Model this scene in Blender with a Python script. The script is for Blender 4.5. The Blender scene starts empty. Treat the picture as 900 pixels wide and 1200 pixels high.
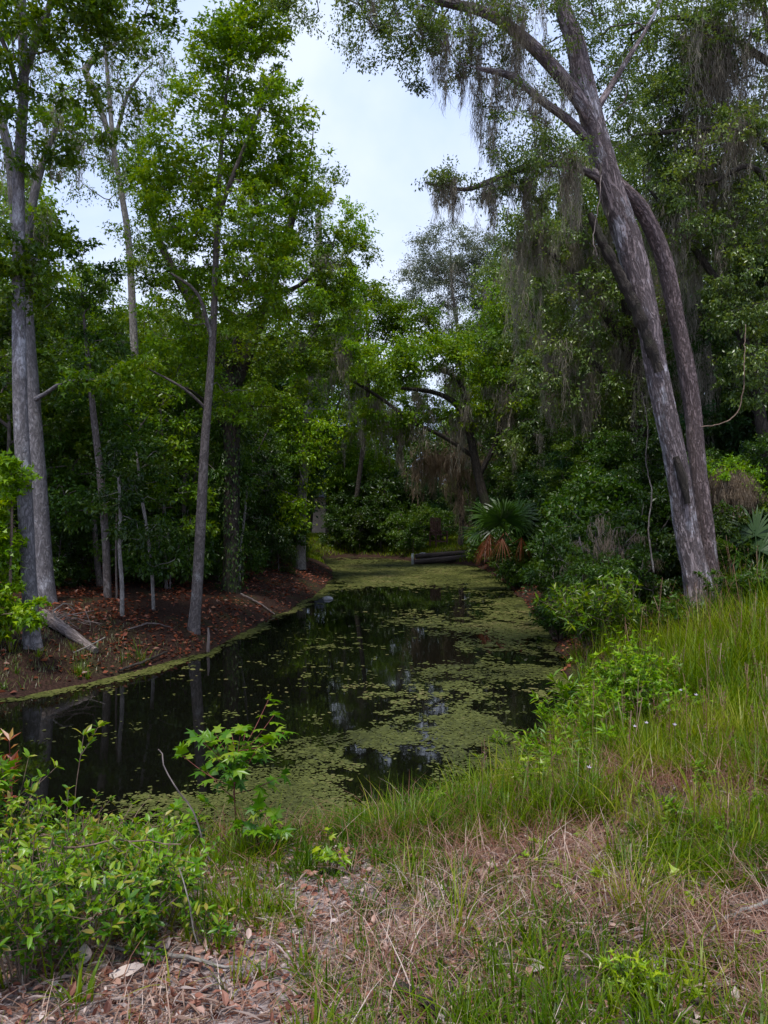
import bpy, math
import numpy as np

rng = np.random.default_rng(11)
S = bpy.context.scene
COL = S.collection
F = 906.0            # focal length of the lens in photograph pixels (900 x 1200)
EYE = 1.6
WZ = -1.0            # water level
UP = np.array([0., 0., 1.])

# ------------------------------------------------------------------ maths
def nrm(v):
    return v / np.maximum(np.linalg.norm(v, axis=-1, keepdims=True), 1e-9)

def at(px, py, Y):
    return np.array([(px - 450) / F * Y, Y, EYE - (py - 600) / F * Y])

_tab = np.random.default_rng(5).random((256, 256))
def vnoise(x, y, f=1.0, o=0):
    x = np.asarray(x, float) * f + 37.3 + o * 13.7; y = np.asarray(y, float) * f + 91.1 + o * 7.9
    xi = np.floor(x).astype(int); yi = np.floor(y).astype(int)
    u = x - xi; v = y - yi; u = u * u * (3 - 2 * u); v = v * v * (3 - 2 * v)
    a = _tab[xi % 256, yi % 256]; b = _tab[(xi + 1) % 256, yi % 256]
    c = _tab[xi % 256, (yi + 1) % 256]; d = _tab[(xi + 1) % 256, (yi + 1) % 256]
    return (a * (1 - u) + b * u) * (1 - v) + (c * (1 - u) + d * u) * v
def fbm(x, y, f=1.0, o=0, n=4):
    s = 0; a = .5; t = 0
    for k in range(n):
        s = s + a * vnoise(x, y, f * 2 ** k, o + k); t += a; a *= .55
    return s / t
def sstep(a, b, x):
    t = np.clip((np.asarray(x, float) - a) / (b - a), 0, 1); return t * t * (3 - 2 * t)

SHORE = np.array([(-46, 5.0), (-16, 5.3), (-8, 5.6), (-4.5, 5.9), (-2.5, 6.1), (-1, 6.1), (0.3, 6.5), (1.2, 7.2), (2.0, 8.7), (2.6, 10.5),
    (3.0, 12.6), (3.4, 15), (3.7, 18), (3.95, 21.5), (4.2, 25), (4.4, 29), (4.5, 33), (4.4, 37), (3.5, 38.5), (2, 39.5), (1, 42),
    (-0.5, 44), (-2.2, 44.5), (-3.2, 42.5), (-3.0, 39), (-2.3, 35), (-2.0, 31), (-2.05, 27), (-2.25, 23.5), (-2.6, 20), (-2.9, 17.5),
    (-3.16, 15.9), (-3.4, 14.0), (-4.3, 12.2), (-5.1, 10.9), (-7, 10.0), (-10, 9.6), (-16, 9.2), (-46, 9.5)])
def shore_d(x, y):
    """signed distance to the water's edge, positive on land"""
    x = np.asarray(x, float); y = np.asarray(y, float)
    best = np.full(x.shape, 1e9); inside = np.zeros(x.shape, bool)
    n = len(SHORE)
    for i in range(n):
        ax, ay = SHORE[i]; bx, by = SHORE[(i + 1) % n]
        dx, dy = bx - ax, by - ay
        t = np.clip(((x - ax) * dx + (y - ay) * dy) / (dx * dx + dy * dy), 0, 1)
        best = np.minimum(best, np.hypot(x - ax - t * dx, y - ay - t * dy))
        c = ((ay > y) != (by > y)) & (x < dx * (y - ay) / (dy if abs(dy) > 1e-9 else 1e-9) + ax)
        inside ^= c
    d = np.where(inside, -best, best)
    near = np.abs(d) < 6
    return d + np.where(near, (fbm(x, y, .9, 3, 3) - .5) * .35, 0)
def gz(x, y):
    x = np.asarray(x, float); y = np.asarray(y, float)
    d = shore_d(x, y)
    h = np.where(d > 0, 1 - np.exp(-np.maximum(d, 0) / 1.8), -.7 * (1 - np.exp(np.minimum(d, 0) / .9)))
    z = WZ + h + .32 * sstep(3, 8, x) * sstep(.5, 3, d) * sstep(2, 7, y)
    z = z + (fbm(x, y, .6, 9, 3) - .5) * .14 * sstep(0, 2, d) + (fbm(x, y, 3.5, 2, 3) - .5) * .05 * sstep(0, .6, d) * (np.hypot(x, y) < 40)
    return z
def gpt(x, y):
    return np.array([x, y, float(gz(np.array([x]), np.array([y]))[0])])
def ghit(px, py, Y0=1.6, Y1=90):
    Y = np.geomspace(Y0, Y1, 1500)
    x = (px - 450) / F * Y; z = EYE - (py - 600) / F * Y
    k = np.argmax(gz(x, Y) >= z)
    return np.array([x[k], Y[k], float(gz(x[k:k + 1], Y[k:k + 1])[0])])

# ------------------------------------------------------------------ mesh helpers
class Geo:
    def __init__(s): s.V = []; s.F = {}; s.R = []; s.B = []; s.n = 0
    def add(s, V, Fc, rnd=.5, bk=None):
        V = np.asarray(V, float).reshape(-1, 3); Fc = np.asarray(Fc, int)
        s.V.append(V); s.F.setdefault(Fc.shape[1], []).append(Fc + s.n)
        s.R.append(np.broadcast_to(np.asarray(rnd, float), (len(V),)).copy())
        s.B.append(V * 1.0 if bk is None else np.asarray(bk, float).reshape(-1, 3)); s.n += len(V)
    def build(s, name, mat, parent=None, origin=None, smooth=True):
        if s.n == 0: return None
        V = np.concatenate(s.V)
        if origin is not None: V = V - np.asarray(origin)
        me = bpy.data.meshes.new(name); me.vertices.add(len(V)); me.vertices.foreach_set('co', V.astype(np.float32).ravel())
        idx = []; tot = []
        for k, L in s.F.items():
            A = np.concatenate(L); idx.append(A.ravel()); tot.append(np.full(len(A), k))
        idx = np.concatenate(idx); tot = np.concatenate(tot); st = np.concatenate([[0], np.cumsum(tot)[:-1]])
        me.loops.add(len(idx)); me.loops.foreach_set('vertex_index', idx.astype(np.int32))
        me.polygons.add(len(tot)); me.polygons.foreach_set('loop_start', st.astype(np.int32))
        me.polygons.foreach_set('loop_total', tot.astype(np.int32))
        me.polygons.foreach_set('use_smooth', np.full(len(tot), smooth, bool))
        a = me.attributes.new('rnd', 'FLOAT', 'POINT'); a.data.foreach_set('value', np.concatenate(s.R).astype(np.float32))
        a = me.attributes.new('bk', 'FLOAT_VECTOR', 'POINT'); a.data.foreach_set('vector', np.concatenate(s.B).astype(np.float32).ravel())
        me.update(calc_edges=True); me.validate()
        me.materials.append(mat)
        o = bpy.data.objects.new(name, me); COL.objects.link(o)
        if parent is not None: o.parent = parent
        return o

def tag(o, label=None, cat=None, group=None, kind=None):
    if label: o['label'] = label
    if cat: o['category'] = cat
    if group: o['group'] = group
    if kind: o['kind'] = kind
    return o
def empty(name, loc, label, cat, group=None):
    o = bpy.data.objects.new(name, None); COL.objects.link(o); o.location = [float(v) for v in loc]
    o.empty_display_size = .2
    return tag(o, label, cat, group)
def dup(root, loc, rz, sc, label=None, group=None):
    r = root.copy(); COL.objects.link(r); r.location = [float(v) for v in loc]; r.rotation_euler = (0, 0, rz); r.scale = sc
    if label: r['label'] = label
    if group: r['group'] = group
    for ch in list(root.children):
        c = ch.copy(); COL.objects.link(c); c.parent = r
    return r

def smooth_path(P, R, step):
    P = np.asarray(P, float); R = np.asarray(R, float)
    Q = np.vstack([2 * P[0] - P[1], P, 2 * P[-1] - P[-2]])
    outp = []; outr = []
    for i in range(len(P) - 1):
        p0, p1, p2, p3 = Q[i:i + 4]; m = max(2, int(np.ceil(np.linalg.norm(p2 - p1) / step)))
        t = (np.arange(m) / m)[:, None]
        outp.append(.5 * ((2 * p1) + (-p0 + p2) * t + (2 * p0 - 5 * p1 + 4 * p2 - p3) * t ** 2 + (-p0 + 3 * p1 - 3 * p2 + p3) * t ** 3))
        outr.append(R[i] + (R[i + 1] - R[i]) * t[:, 0])
    return np.vstack(outp + [P[-1:]]), np.concatenate(outr + [R[-1:]])

def tube(geo, P, R, sides=8, amp=0.0, cap=True, rnd=.5, flare=None):
    P = np.asarray(P, float); R = np.asarray(R, float); n = len(P)
    T = nrm(np.gradient(P, axis=0))
    ref = np.array([1., 0, 0]) if abs(T[0][0]) < .8 else np.array([0, 1., 0])
    N = np.zeros_like(P); v = ref
    for i in range(n):
        v = v - T[i] * v.dot(T[i]); v = v / max(np.linalg.norm(v), 1e-9); N[i] = v
    Bn = np.cross(T, N); L = np.concatenate([[0], np.cumsum(np.linalg.norm(np.diff(P, axis=0), axis=1))])
    th = np.linspace(0, 2 * math.pi, sides, endpoint=False); c, s_ = np.cos(th), np.sin(th)
    rr = np.repeat(R[:, None], sides, 1)
    if amp > 0:
        o = rng.integers(0, 200)
        A = fbm(np.repeat((c * 3)[None], n, 0) + L[:, None] * .15, np.repeat((s_ * 3)[None], n, 0) + L[:, None] * .8, 1.0, o, 3) - .5
        if sides >= 30:
            A = A + .45 * (np.abs(fbm(np.repeat((c * 8)[None], n, 0), np.repeat((s_ * 8)[None], n, 0) + L[:, None] * 1.6, 1.0, o + 9, 2) - .5) * 4 - .5)
        rr = rr * (1 + amp * 2 * A)
    if flare is not None:
        k = rng.integers(4, 6); ph = rng.random() * 6
        rr = rr * (1 + np.exp(-L[:, None] / flare[0]) * flare[1] * (.55 + .45 * np.cos(k * th[None] + ph) + .25 * np.cos(2 * th[None] + ph)))
    V = P[:, None] + rr[..., None] * (c[None, :, None] * N[:, None] + s_[None, :, None] * Bn[:, None])
    off = rng.random(3) * 50
    bk = np.stack([R.mean() * c[None] + 0 * rr, R.mean() * s_[None] + 0 * rr, np.repeat(L[:, None], sides, 1)], -1) + off
    i = np.arange(n - 1)[:, None] * sides; j = np.arange(sides)[None]; jn = (j + 1) % sides
    geo.add(V.reshape(-1, 3), np.stack([i + j, i + jn, i + sides + jn, i + sides + j], -1).reshape(-1, 4), rnd, bk.reshape(-1, 3))
    if cap:
        e = np.arange(sides)
        for ring, ctr in ((0, P[0]), (n - 1, P[-1])):
            VV = np.vstack([V[ring], ctr[None]])
            f = np.stack([e, (e + 1) % sides, np.full(sides, sides)], -1)
            geo.add(VV, f if ring else f[:, ::-1], rnd, VV * 1.0)

# leaf templates: axis +x, blade in xy
def fan(pts):
    V = np.array([(0, 0, 0)] + [p if len(p) == 3 else (p[0], p[1], 0) for p in pts], float)
    k = len(pts); return V, np.array([(0, i, i + 1) for i in range(1, k)])
L_OVAL = (np.array([(0, 0, 0), (.45, .24, .07), (1, 0, -.06), (.45, -.24, .07)], float), np.array([(0, 2, 1), (0, 3, 2)]))
L_LONG = (np.array([(0, 0, 0), (.45, .13, .04), (1, 0, -.1), (.45, -.13, .04)], float), np.array([(0, 2, 1), (0, 3, 2)]))
L_FINE = (np.array([(0, 0, 0), (.3, .17, .04), (.3, -.17, .04), (.68, .15, .02), (.68, -.15, .02), (1, 0, -.12), (.3, 0, 0), (.68, 0, -.03)], float),
          np.array([(0, 6, 1), (0, 2, 6), (6, 7, 3), (6, 3, 1), (6, 2, 4), (6, 4, 7), (7, 5, 3), (7, 4, 5)]))
def star(a5, drop):
    pts = []; c = .42
    for k, a in enumerate(a5):
        l = [.42, .52, .6, .52, .42][k]
        pts.append((c + l * math.cos(a), l * math.sin(a), drop))
        if k < 4:
            b = (a + a5[k + 1]) / 2; pts.append((c + .2 * math.cos(b), .2 * math.sin(b), 0))
    V = np.array([(c * .55, 0, .03)] + [(0, 0, -.02)] + pts + [(0, 0, -.02)], float)
    k = len(V) - 1
    return V, np.array([(0, i, i + 1) for i in range(1, k)])
L_STAR = star([-2.1, -1.05, 0, 1.05, 2.1], -.1)
L_TRI = fan([(.1, -.42), (.42, -.14), (1, 0, -.08), (.42, .14), (.1, .42)])

def leaves(geo, tpl, pos, d, n, size, rnd):
    V, Fc = tpl
    d = nrm(d); n = n - d * (n * d).sum(-1, keepdims=True); n = nrm(n); b = np.cross(n, d)
    size = np.broadcast_to(size, (len(pos),))
    W = pos[:, None] + size[:, None, None] * (V[None, :, 0:1] * d[:, None] + V[None, :, 1:2] * b[:, None] + V[None, :, 2:3] * n[:, None])
    k = len(V); off = (np.arange(len(pos)) * k)[:, None, None]
    geo.add(W.reshape(-1, 3), (Fc[None] + off).reshape(-1, 3), np.repeat(np.broadcast_to(rnd, (len(pos),)), k))

def strips(geo, pos, L, w, az, lean, curl, segs=4, rnd=.5, taper=True, down=False, sway=0.0):
    """blades (up) or moss strands (down): M narrow ribbons"""
    M = len(pos); t = np.linspace(0, 1, segs + 1)[None, :, None]
    h = np.stack([np.cos(az), np.sin(az), 0 * az], -1)[:, None]
    b = np.stack([-np.sin(az), np.cos(az), 0 * az], -1)[:, None]
    L_ = L[:, None, None]; ln = lean[:, None, None]; cu = curl[:, None, None]
    sgn = -1. if down else 1.
    C = pos[:, None] + L_ * (h * (ln * t + cu * t ** 2.2) + UP * sgn * (t - .45 * np.abs(cu) * t ** 2.5))
    if sway > 0:
        sw = np.cumsum(rng.normal(0, sway, (M, segs + 1, 3)) * np.array([1, 1, .2]), axis=1); sw[:, 0] = 0
        C = C + sw * L_
    wd = w[:, None, None] * ((1 - .92 * t ** 1.6) if taper else np.ones_like(t))
    V = np.stack([C - b * wd * .5, C + b * wd * .5], 2).reshape(M, -1, 3)
    k = 2 * (segs + 1); i = np.arange(segs) * 2
    f = np.stack([i, i + 1, i + 3, i + 2], -1)
    geo.add(V.reshape(-1, 3), (f[None] + (np.arange(M) * k)[:, None, None]).reshape(-1, 4), np.repeat(np.broadcast_to(rnd, (M,)), k))

def rdir(shape, flat=1.0):
    v = rng.normal(size=tuple(shape) + (3,)); v[..., 2] *= flat; return nrm(v)

# ------------------------------------------------------------------ materials
def newmat(name):
    m = bpy.data.materials.new(name); m.use_nodes = True; nt = m.node_tree; nt.nodes.clear(); return m, nt, nt.nodes, nt.links
def ramp(N, cols, pos=None):
    r = N.new('ShaderNodeValToRGB'); e = r.color_ramp.elements
    pos = pos or np.linspace(0, 1, len(cols))
    while len(e) < len(cols): e.new(.5)
    for k, c in enumerate(cols): e[k].position = pos[k]; e[k].color = (*c, 1)
    return r
def leafmat(name, cols, trans=.38, gloss=.05, rough=.38, objvar=.35, sat=1.10):
    m, nt, N, L = newmat(name)
    a = N.new('ShaderNodeAttribute'); a.attribute_name = 'rnd'
    r = ramp(N, cols); L.new(a.outputs['Fac'], r.inputs[0])
    oi = N.new('ShaderNodeObjectInfo'); mp = N.new('ShaderNodeMapRange'); mp.inputs[3].default_value = 1 - objvar; mp.inputs[4].default_value = 1 + objvar
    L.new(oi.outputs['Random'], mp.inputs[0])
    hs = N.new('ShaderNodeHueSaturation'); hs.inputs['Saturation'].default_value = sat
    L.new(r.outputs[0], hs.inputs['Color']); L.new(mp.outputs[0], hs.inputs['Value'])
    di = N.new('ShaderNodeBsdfDiffuse'); tr = N.new('ShaderNodeBsdfTranslucent'); gl = N.new('ShaderNodeBsdfGlossy'); gl.inputs['Roughness'].default_value = rough
    L.new(hs.outputs[0], di.inputs[0])
    ht = N.new('ShaderNodeHueSaturation'); ht.inputs['Hue'].default_value = .485; ht.inputs['Saturation'].default_value = 1.08; ht.inputs['Value'].default_value = 1.35
    L.new(hs.outputs[0], ht.inputs['Color']); L.new(ht.outputs[0], tr.inputs[0])
    mx = N.new('ShaderNodeMixShader'); mx.inputs[0].default_value = trans; L.new(di.outputs[0], mx.inputs[1]); L.new(tr.outputs[0], mx.inputs[2])
    m2 = N.new('ShaderNodeMixShader'); m2.inputs[0].default_value = gloss; L.new(mx.outputs[0], m2.inputs[1]); L.new(gl.outputs[0], m2.inputs[2])
    o = N.new('ShaderNodeOutputMaterial'); L.new(m2.outputs[0], o.inputs[0]); return m
def noise(N, L, vec, scale, detail=5, rough=.55, dist=0.0):
    n = N.new('ShaderNodeTexNoise'); n.inputs['Scale'].default_value = scale; n.inputs['Detail'].default_value = detail
    n.inputs['Roughness'].default_value = rough; n.inputs['Distortion'].default_value = dist
    if vec is not None: L.new(vec, n.inputs['Vector'])
    return n
def mapping(N, L, src, scale):
    mp = N.new('ShaderNodeMapping'); mp.inputs['Scale'].default_value = scale; L.new(src, mp.inputs['Vector']); return mp.outputs[0]
def mixc(N, L, fac, a, b):
    m = N.new('ShaderNodeMix'); m.data_type = 'RGBA'
    for sock, v in ((m.inputs[0], fac), (m.inputs[6], a), (m.inputs[7], b)):
        if hasattr(v, 'is_linked'): L.new(v, sock)
        elif isinstance(v, tuple): sock.default_value = (*v, 1)
        else: sock.default_value = v
    return m.outputs[2]
def mrange(N, L, v, a, b, c=0., d=1.):
    m = N.new('ShaderNodeMapRange'); L.new(v, m.inputs[0])
    for k, x in zip((1, 2, 3, 4), (a, b, c, d)): m.inputs[k].default_value = x
    return m.outputs[0]
def barkmat(name, dark, mid, light, lichen=None, lich_amt=.5, zs=5.0, bump=.6, xs=26.0, moss=None):
    m, nt, N, L = newmat(name)
    a = N.new('ShaderNodeAttribute'); a.attribute_name = 'bk'
    v = mapping(N, L, a.outputs['Vector'], (xs, xs, zs))
    n1 = noise(N, L, v, 1.0, 7, .66, .5)
    n0 = noise(N, L, v, .62, 5, .6, 1.2)
    su = N.new('ShaderNodeMath'); su.operation = 'SUBTRACT'; L.new(n0.outputs[0], su.inputs[0]); su.inputs[1].default_value = .5
    ab = N.new('ShaderNodeMath'); ab.operation = 'ABSOLUTE'; L.new(su.outputs[0], ab.inputs[0])
    cr = mrange(N, L, ab.outputs[0], 0, .085)
    r = ramp(N, [dark, mid, light], [.3, .52, .75]); L.new(n1.outputs[0], r.inputs[0])
    col = mixc(N, L, cr, tuple(c * .5 for c in mid), r.outputs[0])
    if lichen:
        n2 = noise(N, L, mapping(N, L, a.outputs['Vector'], (3.2, 3.2, 1.3)), 1.0, 8, .72)
        f = mrange(N, L, n2.outputs[0], .62 - .2 * lich_amt, .69 - .2 * lich_amt)
        mu = N.new('ShaderNodeMath'); mu.operation = 'MULTIPLY'; L.new(f, mu.inputs[0]); mu.inputs[1].default_value = .8
        mu2 = N.new('ShaderNodeMath'); mu2.operation = 'MULTIPLY'; L.new(mu.outputs[0], mu2.inputs[0]); L.new(mrange(N, L, cr, 0, 1, .35, 1), mu2.inputs[1])
        col = mixc(N, L, mu2.outputs[0], col, lichen)
    if moss:
        n3 = noise(N, L, a.outputs['Vector'], 1.3, 4, .6)
        col = mixc(N, L, mrange(N, L, n3.outputs[0], .55, .7, 0, .7), col, moss)
    b = N.new('ShaderNodeBsdfPrincipled'); L.new(col, b.inputs['Base Color']); b.inputs['Roughness'].default_value = .9; b.inputs['Specular IOR Level'].default_value = .2
    ad = N.new('ShaderNodeMath'); ad.operation = 'ADD'; L.new(n1.outputs[0], ad.inputs[0]); L.new(cr, ad.inputs[1])
    bp = N.new('ShaderNodeBump'); bp.inputs['Strength'].default_value = bump; bp.inputs['Distance'].default_value = .03
    L.new(ad.outputs[0], bp.inputs['Height']); L.new(bp.outputs[0], b.inputs['Normal'])
    o = N.new('ShaderNodeOutputMaterial'); L.new(b.outputs[0], o.inputs[0]); return m
def plainmat(name, c1, c2, scale=8, rough=.8, bump=.3, stretch=(1, 1, 1)):
    m, nt, N, L = newmat(name)
    tc = N.new('ShaderNodeTexCoord'); v = mapping(N, L, tc.outputs['Object'], stretch)
    n1 = noise(N, L, v, scale, 6, .6); r = ramp(N, [c1, c2], [.35, .65]); L.new(n1.outputs[0], r.inputs[0])
    b = N.new('ShaderNodeBsdfPrincipled'); L.new(r.outputs[0], b.inputs['Base Color']); b.inputs['Roughness'].default_value = rough; b.inputs['Specular IOR Level'].default_value = .25
    bp = N.new('ShaderNodeBump'); bp.inputs['Strength'].default_value = bump; bp.inputs['Distance'].default_value = .01
    L.new(n1.outputs[0], bp.inputs['Height']); L.new(bp.outputs[0], b.inputs['Normal'])
    o = N.new('ShaderNodeOutputMaterial'); L.new(b.outputs[0], o.inputs[0]); return m

M = {}
M['leaf_gum'] = leafmat('sweetgum leaf', [(.038, .088, .006), (.080, .165, .010), (.135, .225, .016), (.22, .27, .026)], gloss=.03)
M['leaf_maple'] = leafmat('maple leaf', [(.048, .115, .006), (.100, .200, .010), (.165, .270, .016), (.25, .30, .024)], gloss=.03)
M['leaf_oak'] = leafmat('oak leaf', [(.034, .060, .014), (.062, .105, .020), (.100, .145, .030), (.15, .18, .036)], gloss=.05)
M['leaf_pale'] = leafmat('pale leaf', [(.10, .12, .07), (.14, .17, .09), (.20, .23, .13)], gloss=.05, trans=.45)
M['leaf_dark'] = leafmat('understory leaf', [(.016, .042, .008), (.034, .076, .012), (.058, .110, .017), (.09, .135, .02)], objvar=.4, gloss=.03)  # dark greens, lowered further to stand in for shade under the canopy
M['leaf_blue'] = leafmat('bluish leaf', [(.018, .048, .016), (.034, .082, .024), (.054, .115, .032)], gloss=.03)
M['leaf_bright'] = leafmat('bright leaf', [(.06, .14, .010), (.11, .22, .016), (.17, .29, .024), (.25, .31, .04)], objvar=.2, gloss=.03)
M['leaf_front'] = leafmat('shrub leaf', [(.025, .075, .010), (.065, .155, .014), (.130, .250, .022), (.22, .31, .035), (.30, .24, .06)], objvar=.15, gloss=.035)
M['leaf_star'] = leafmat('star leaf', [(.04, .115, .015), (.085, .195, .020), (.14, .26, .028), (.22, .29, .04)], objvar=.1, gloss=.03)
M['leaf_shade'] = leafmat('shade leaf', [(.022, .050, .008), (.046, .092, .012), (.078, .130, .018), (.12, .16, .024)], objvar=.35, gloss=.03)  # darkened leaf greens, canopy shade put into the colour
M['leaf_yellow'] = leafmat('yellow green leaf', [(.12, .24, .01), (.22, .33, .015), (.30, .36, .03)], objvar=.2)
M['leaf_red'] = leafmat('reddish leaf', [(.20, .05, .03), (.32, .12, .06), (.34, .22, .06)], objvar=.1)
M['moss'] = leafmat('spanish moss', [(.14, .118, .085), (.25, .22, .165), (.37, .335, .265)], trans=.35, gloss=0.0, objvar=.15, sat=1.0)
M['moss_tan'] = leafmat('tan moss', [(.17, .125, .080), (.27, .205, .14), (.36, .29, .21)], trans=.35, gloss=0.0, objvar=.1, sat=1.0)
M['grass'] = leafmat('green grass', [(.040, .088, .006), (.085, .150, .011), (.150, .205, .020), (.26, .27, .050)], objvar=0, gloss=.015)
M['dry'] = leafmat('dry grass', [(.15, .062, .036), (.27, .150, .098), (.42, .295, .225), (.60, .50, .44)], objvar=0, gloss=.02, trans=.25, sat=1.0)
M['litter'] = leafmat('fallen leaves', [(.065, .030, .024), (.16, .070, .050), (.26, .125, .090), (.36, .23, .18), (.50, .42, .38)], objvar=0, gloss=.02, trans=.1)
M['litter_red'] = leafmat('bank leaves', [(.045, .018, .012), (.12, .038, .022), (.20, .066, .038), (.27, .13, .08)], objvar=0, gloss=.03, trans=.1)
M['pad'] = leafmat('duckweed', [(.036, .040, .011), (.066, .074, .017), (.100, .110, .026), (.15, .13, .048)], objvar=0, gloss=.05, trans=.1, sat=1.0)
M['frond'] = leafmat('palm frond', [(.022, .055, .010), (.04, .085, .016), (.065, .115, .022)], gloss=.03, objvar=.1)
M['frond_dead'] = leafmat('dead frond', [(.10, .040, .022), (.17, .065, .034), (.24, .11, .06)], objvar=.1, gloss=.02)
M['petal'] = leafmat('petal', [(.55, .45, .60), (.7, .62, .72)], objvar=0)
M['bark_gum'] = barkmat('grey bark', (.10, .085, .085), (.21, .19, .19), (.33, .305, .31), lichen=(.44, .43, .45), lich_amt=.35, zs=8, xs=24, bump=.5)
M['bark_oak'] = barkmat('furrowed bark', (.10, .070, .066), (.30, .235, .228), (.48, .41, .41), lichen=(.60, .57, .60), lich_amt=.5, zs=4.2, xs=26, bump=1.0)
M['bark_oak2'] = barkmat('brown grey bark', (.10, .066, .060), (.28, .205, .195), (.43, .35, .335), lichen=(.50, .46, .46), lich_amt=.1, zs=6, xs=30, bump=1.0)
M['bark_dark'] = barkmat('dark bark', (.035, .028, .022), (.07, .057, .046), (.12, .10, .085), zs=5, xs=20, bump=.7, moss=(.05, .06, .03))
M['bark_pale'] = barkmat('pale bark', (.16, .14, .12), (.28, .25, .22), (.42, .39, .36), zs=6, xs=18, bump=.4)
M['bark_slim'] = barkmat('slim bark', (.10, .08, .07), (.17, .14, .125), (.25, .215, .20), lichen=(.34, .32, .30), lich_amt=.3, zs=9, xs=26, bump=.5)
M['dead_wood'] = barkmat('dead wood', (.12, .09, .08), (.24, .19, .17), (.40, .34, .32), zs=3, xs=24, bump=.6)
M['stem_red'] = plainmat('red stem', (.13, .035, .03), (.20, .07, .05), 30)
M['stem_green'] = plainmat('green stem', (.06, .09, .02), (.12, .10, .04), 30)
M['stem_brown'] = plainmat('brown stem', (.10, .065, .045), (.20, .14, .10), 30)

# ------------------------------------------------------------------ trees
def leafmass(geo, C, rad, per, tpl, size, droop=.35, sub=6, flat=.55, out=None, upn=1.0, cl=None):
    """leaves along short sub-twigs of every clump centre"""
    Mn = len(C); rad = np.broadcast_to(rad, (Mn,)); l = max(1, per // sub)
    dirs = rdir((Mn, sub), .6)
    if out is not None: dirs = nrm(dirs + .55 * out[:, None])
    t = rng.random((Mn, sub, l)) ** .7
    P = C[:, None, None] + dirs[:, :, None] * (rad[:, None, None] * t)[..., None] * np.array([1, 1, flat + .25])
    P = P + rng.normal(0, .16, P.shape) * rad[:, None, None, None] * np.array([1, 1, .7])
    P[..., 2] -= droop * .25 * rad[:, None, None] * t ** 2
    d = dirs[:, :, None] * .6 + rng.normal(0, .6, P.shape) + np.array([0, 0, -droop])
    n = UP * upn + rng.normal(0, .55, P.shape)
    clr = (rng.random(Mn) if cl is None else cl)
    rn = np.clip(.5 * clr[:, None, None] + .5 * rng.random((Mn, sub, l)) , 0, 1)
    sz = size * rng.uniform(.65, 1.2, rn.size)
    leaves(geo, tpl, P.reshape(-1, 3), d.reshape(-1, 3), n.reshape(-1, 3), sz, rn.ravel())

def blob_points(c, r, n, outer=2.0):
    u = rdir((n,)) * (rng.random(n) ** (1 / (3 * outer) * 1.6))[:, None]
    return np.asarray(c) + u * np.asarray(r)

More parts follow.
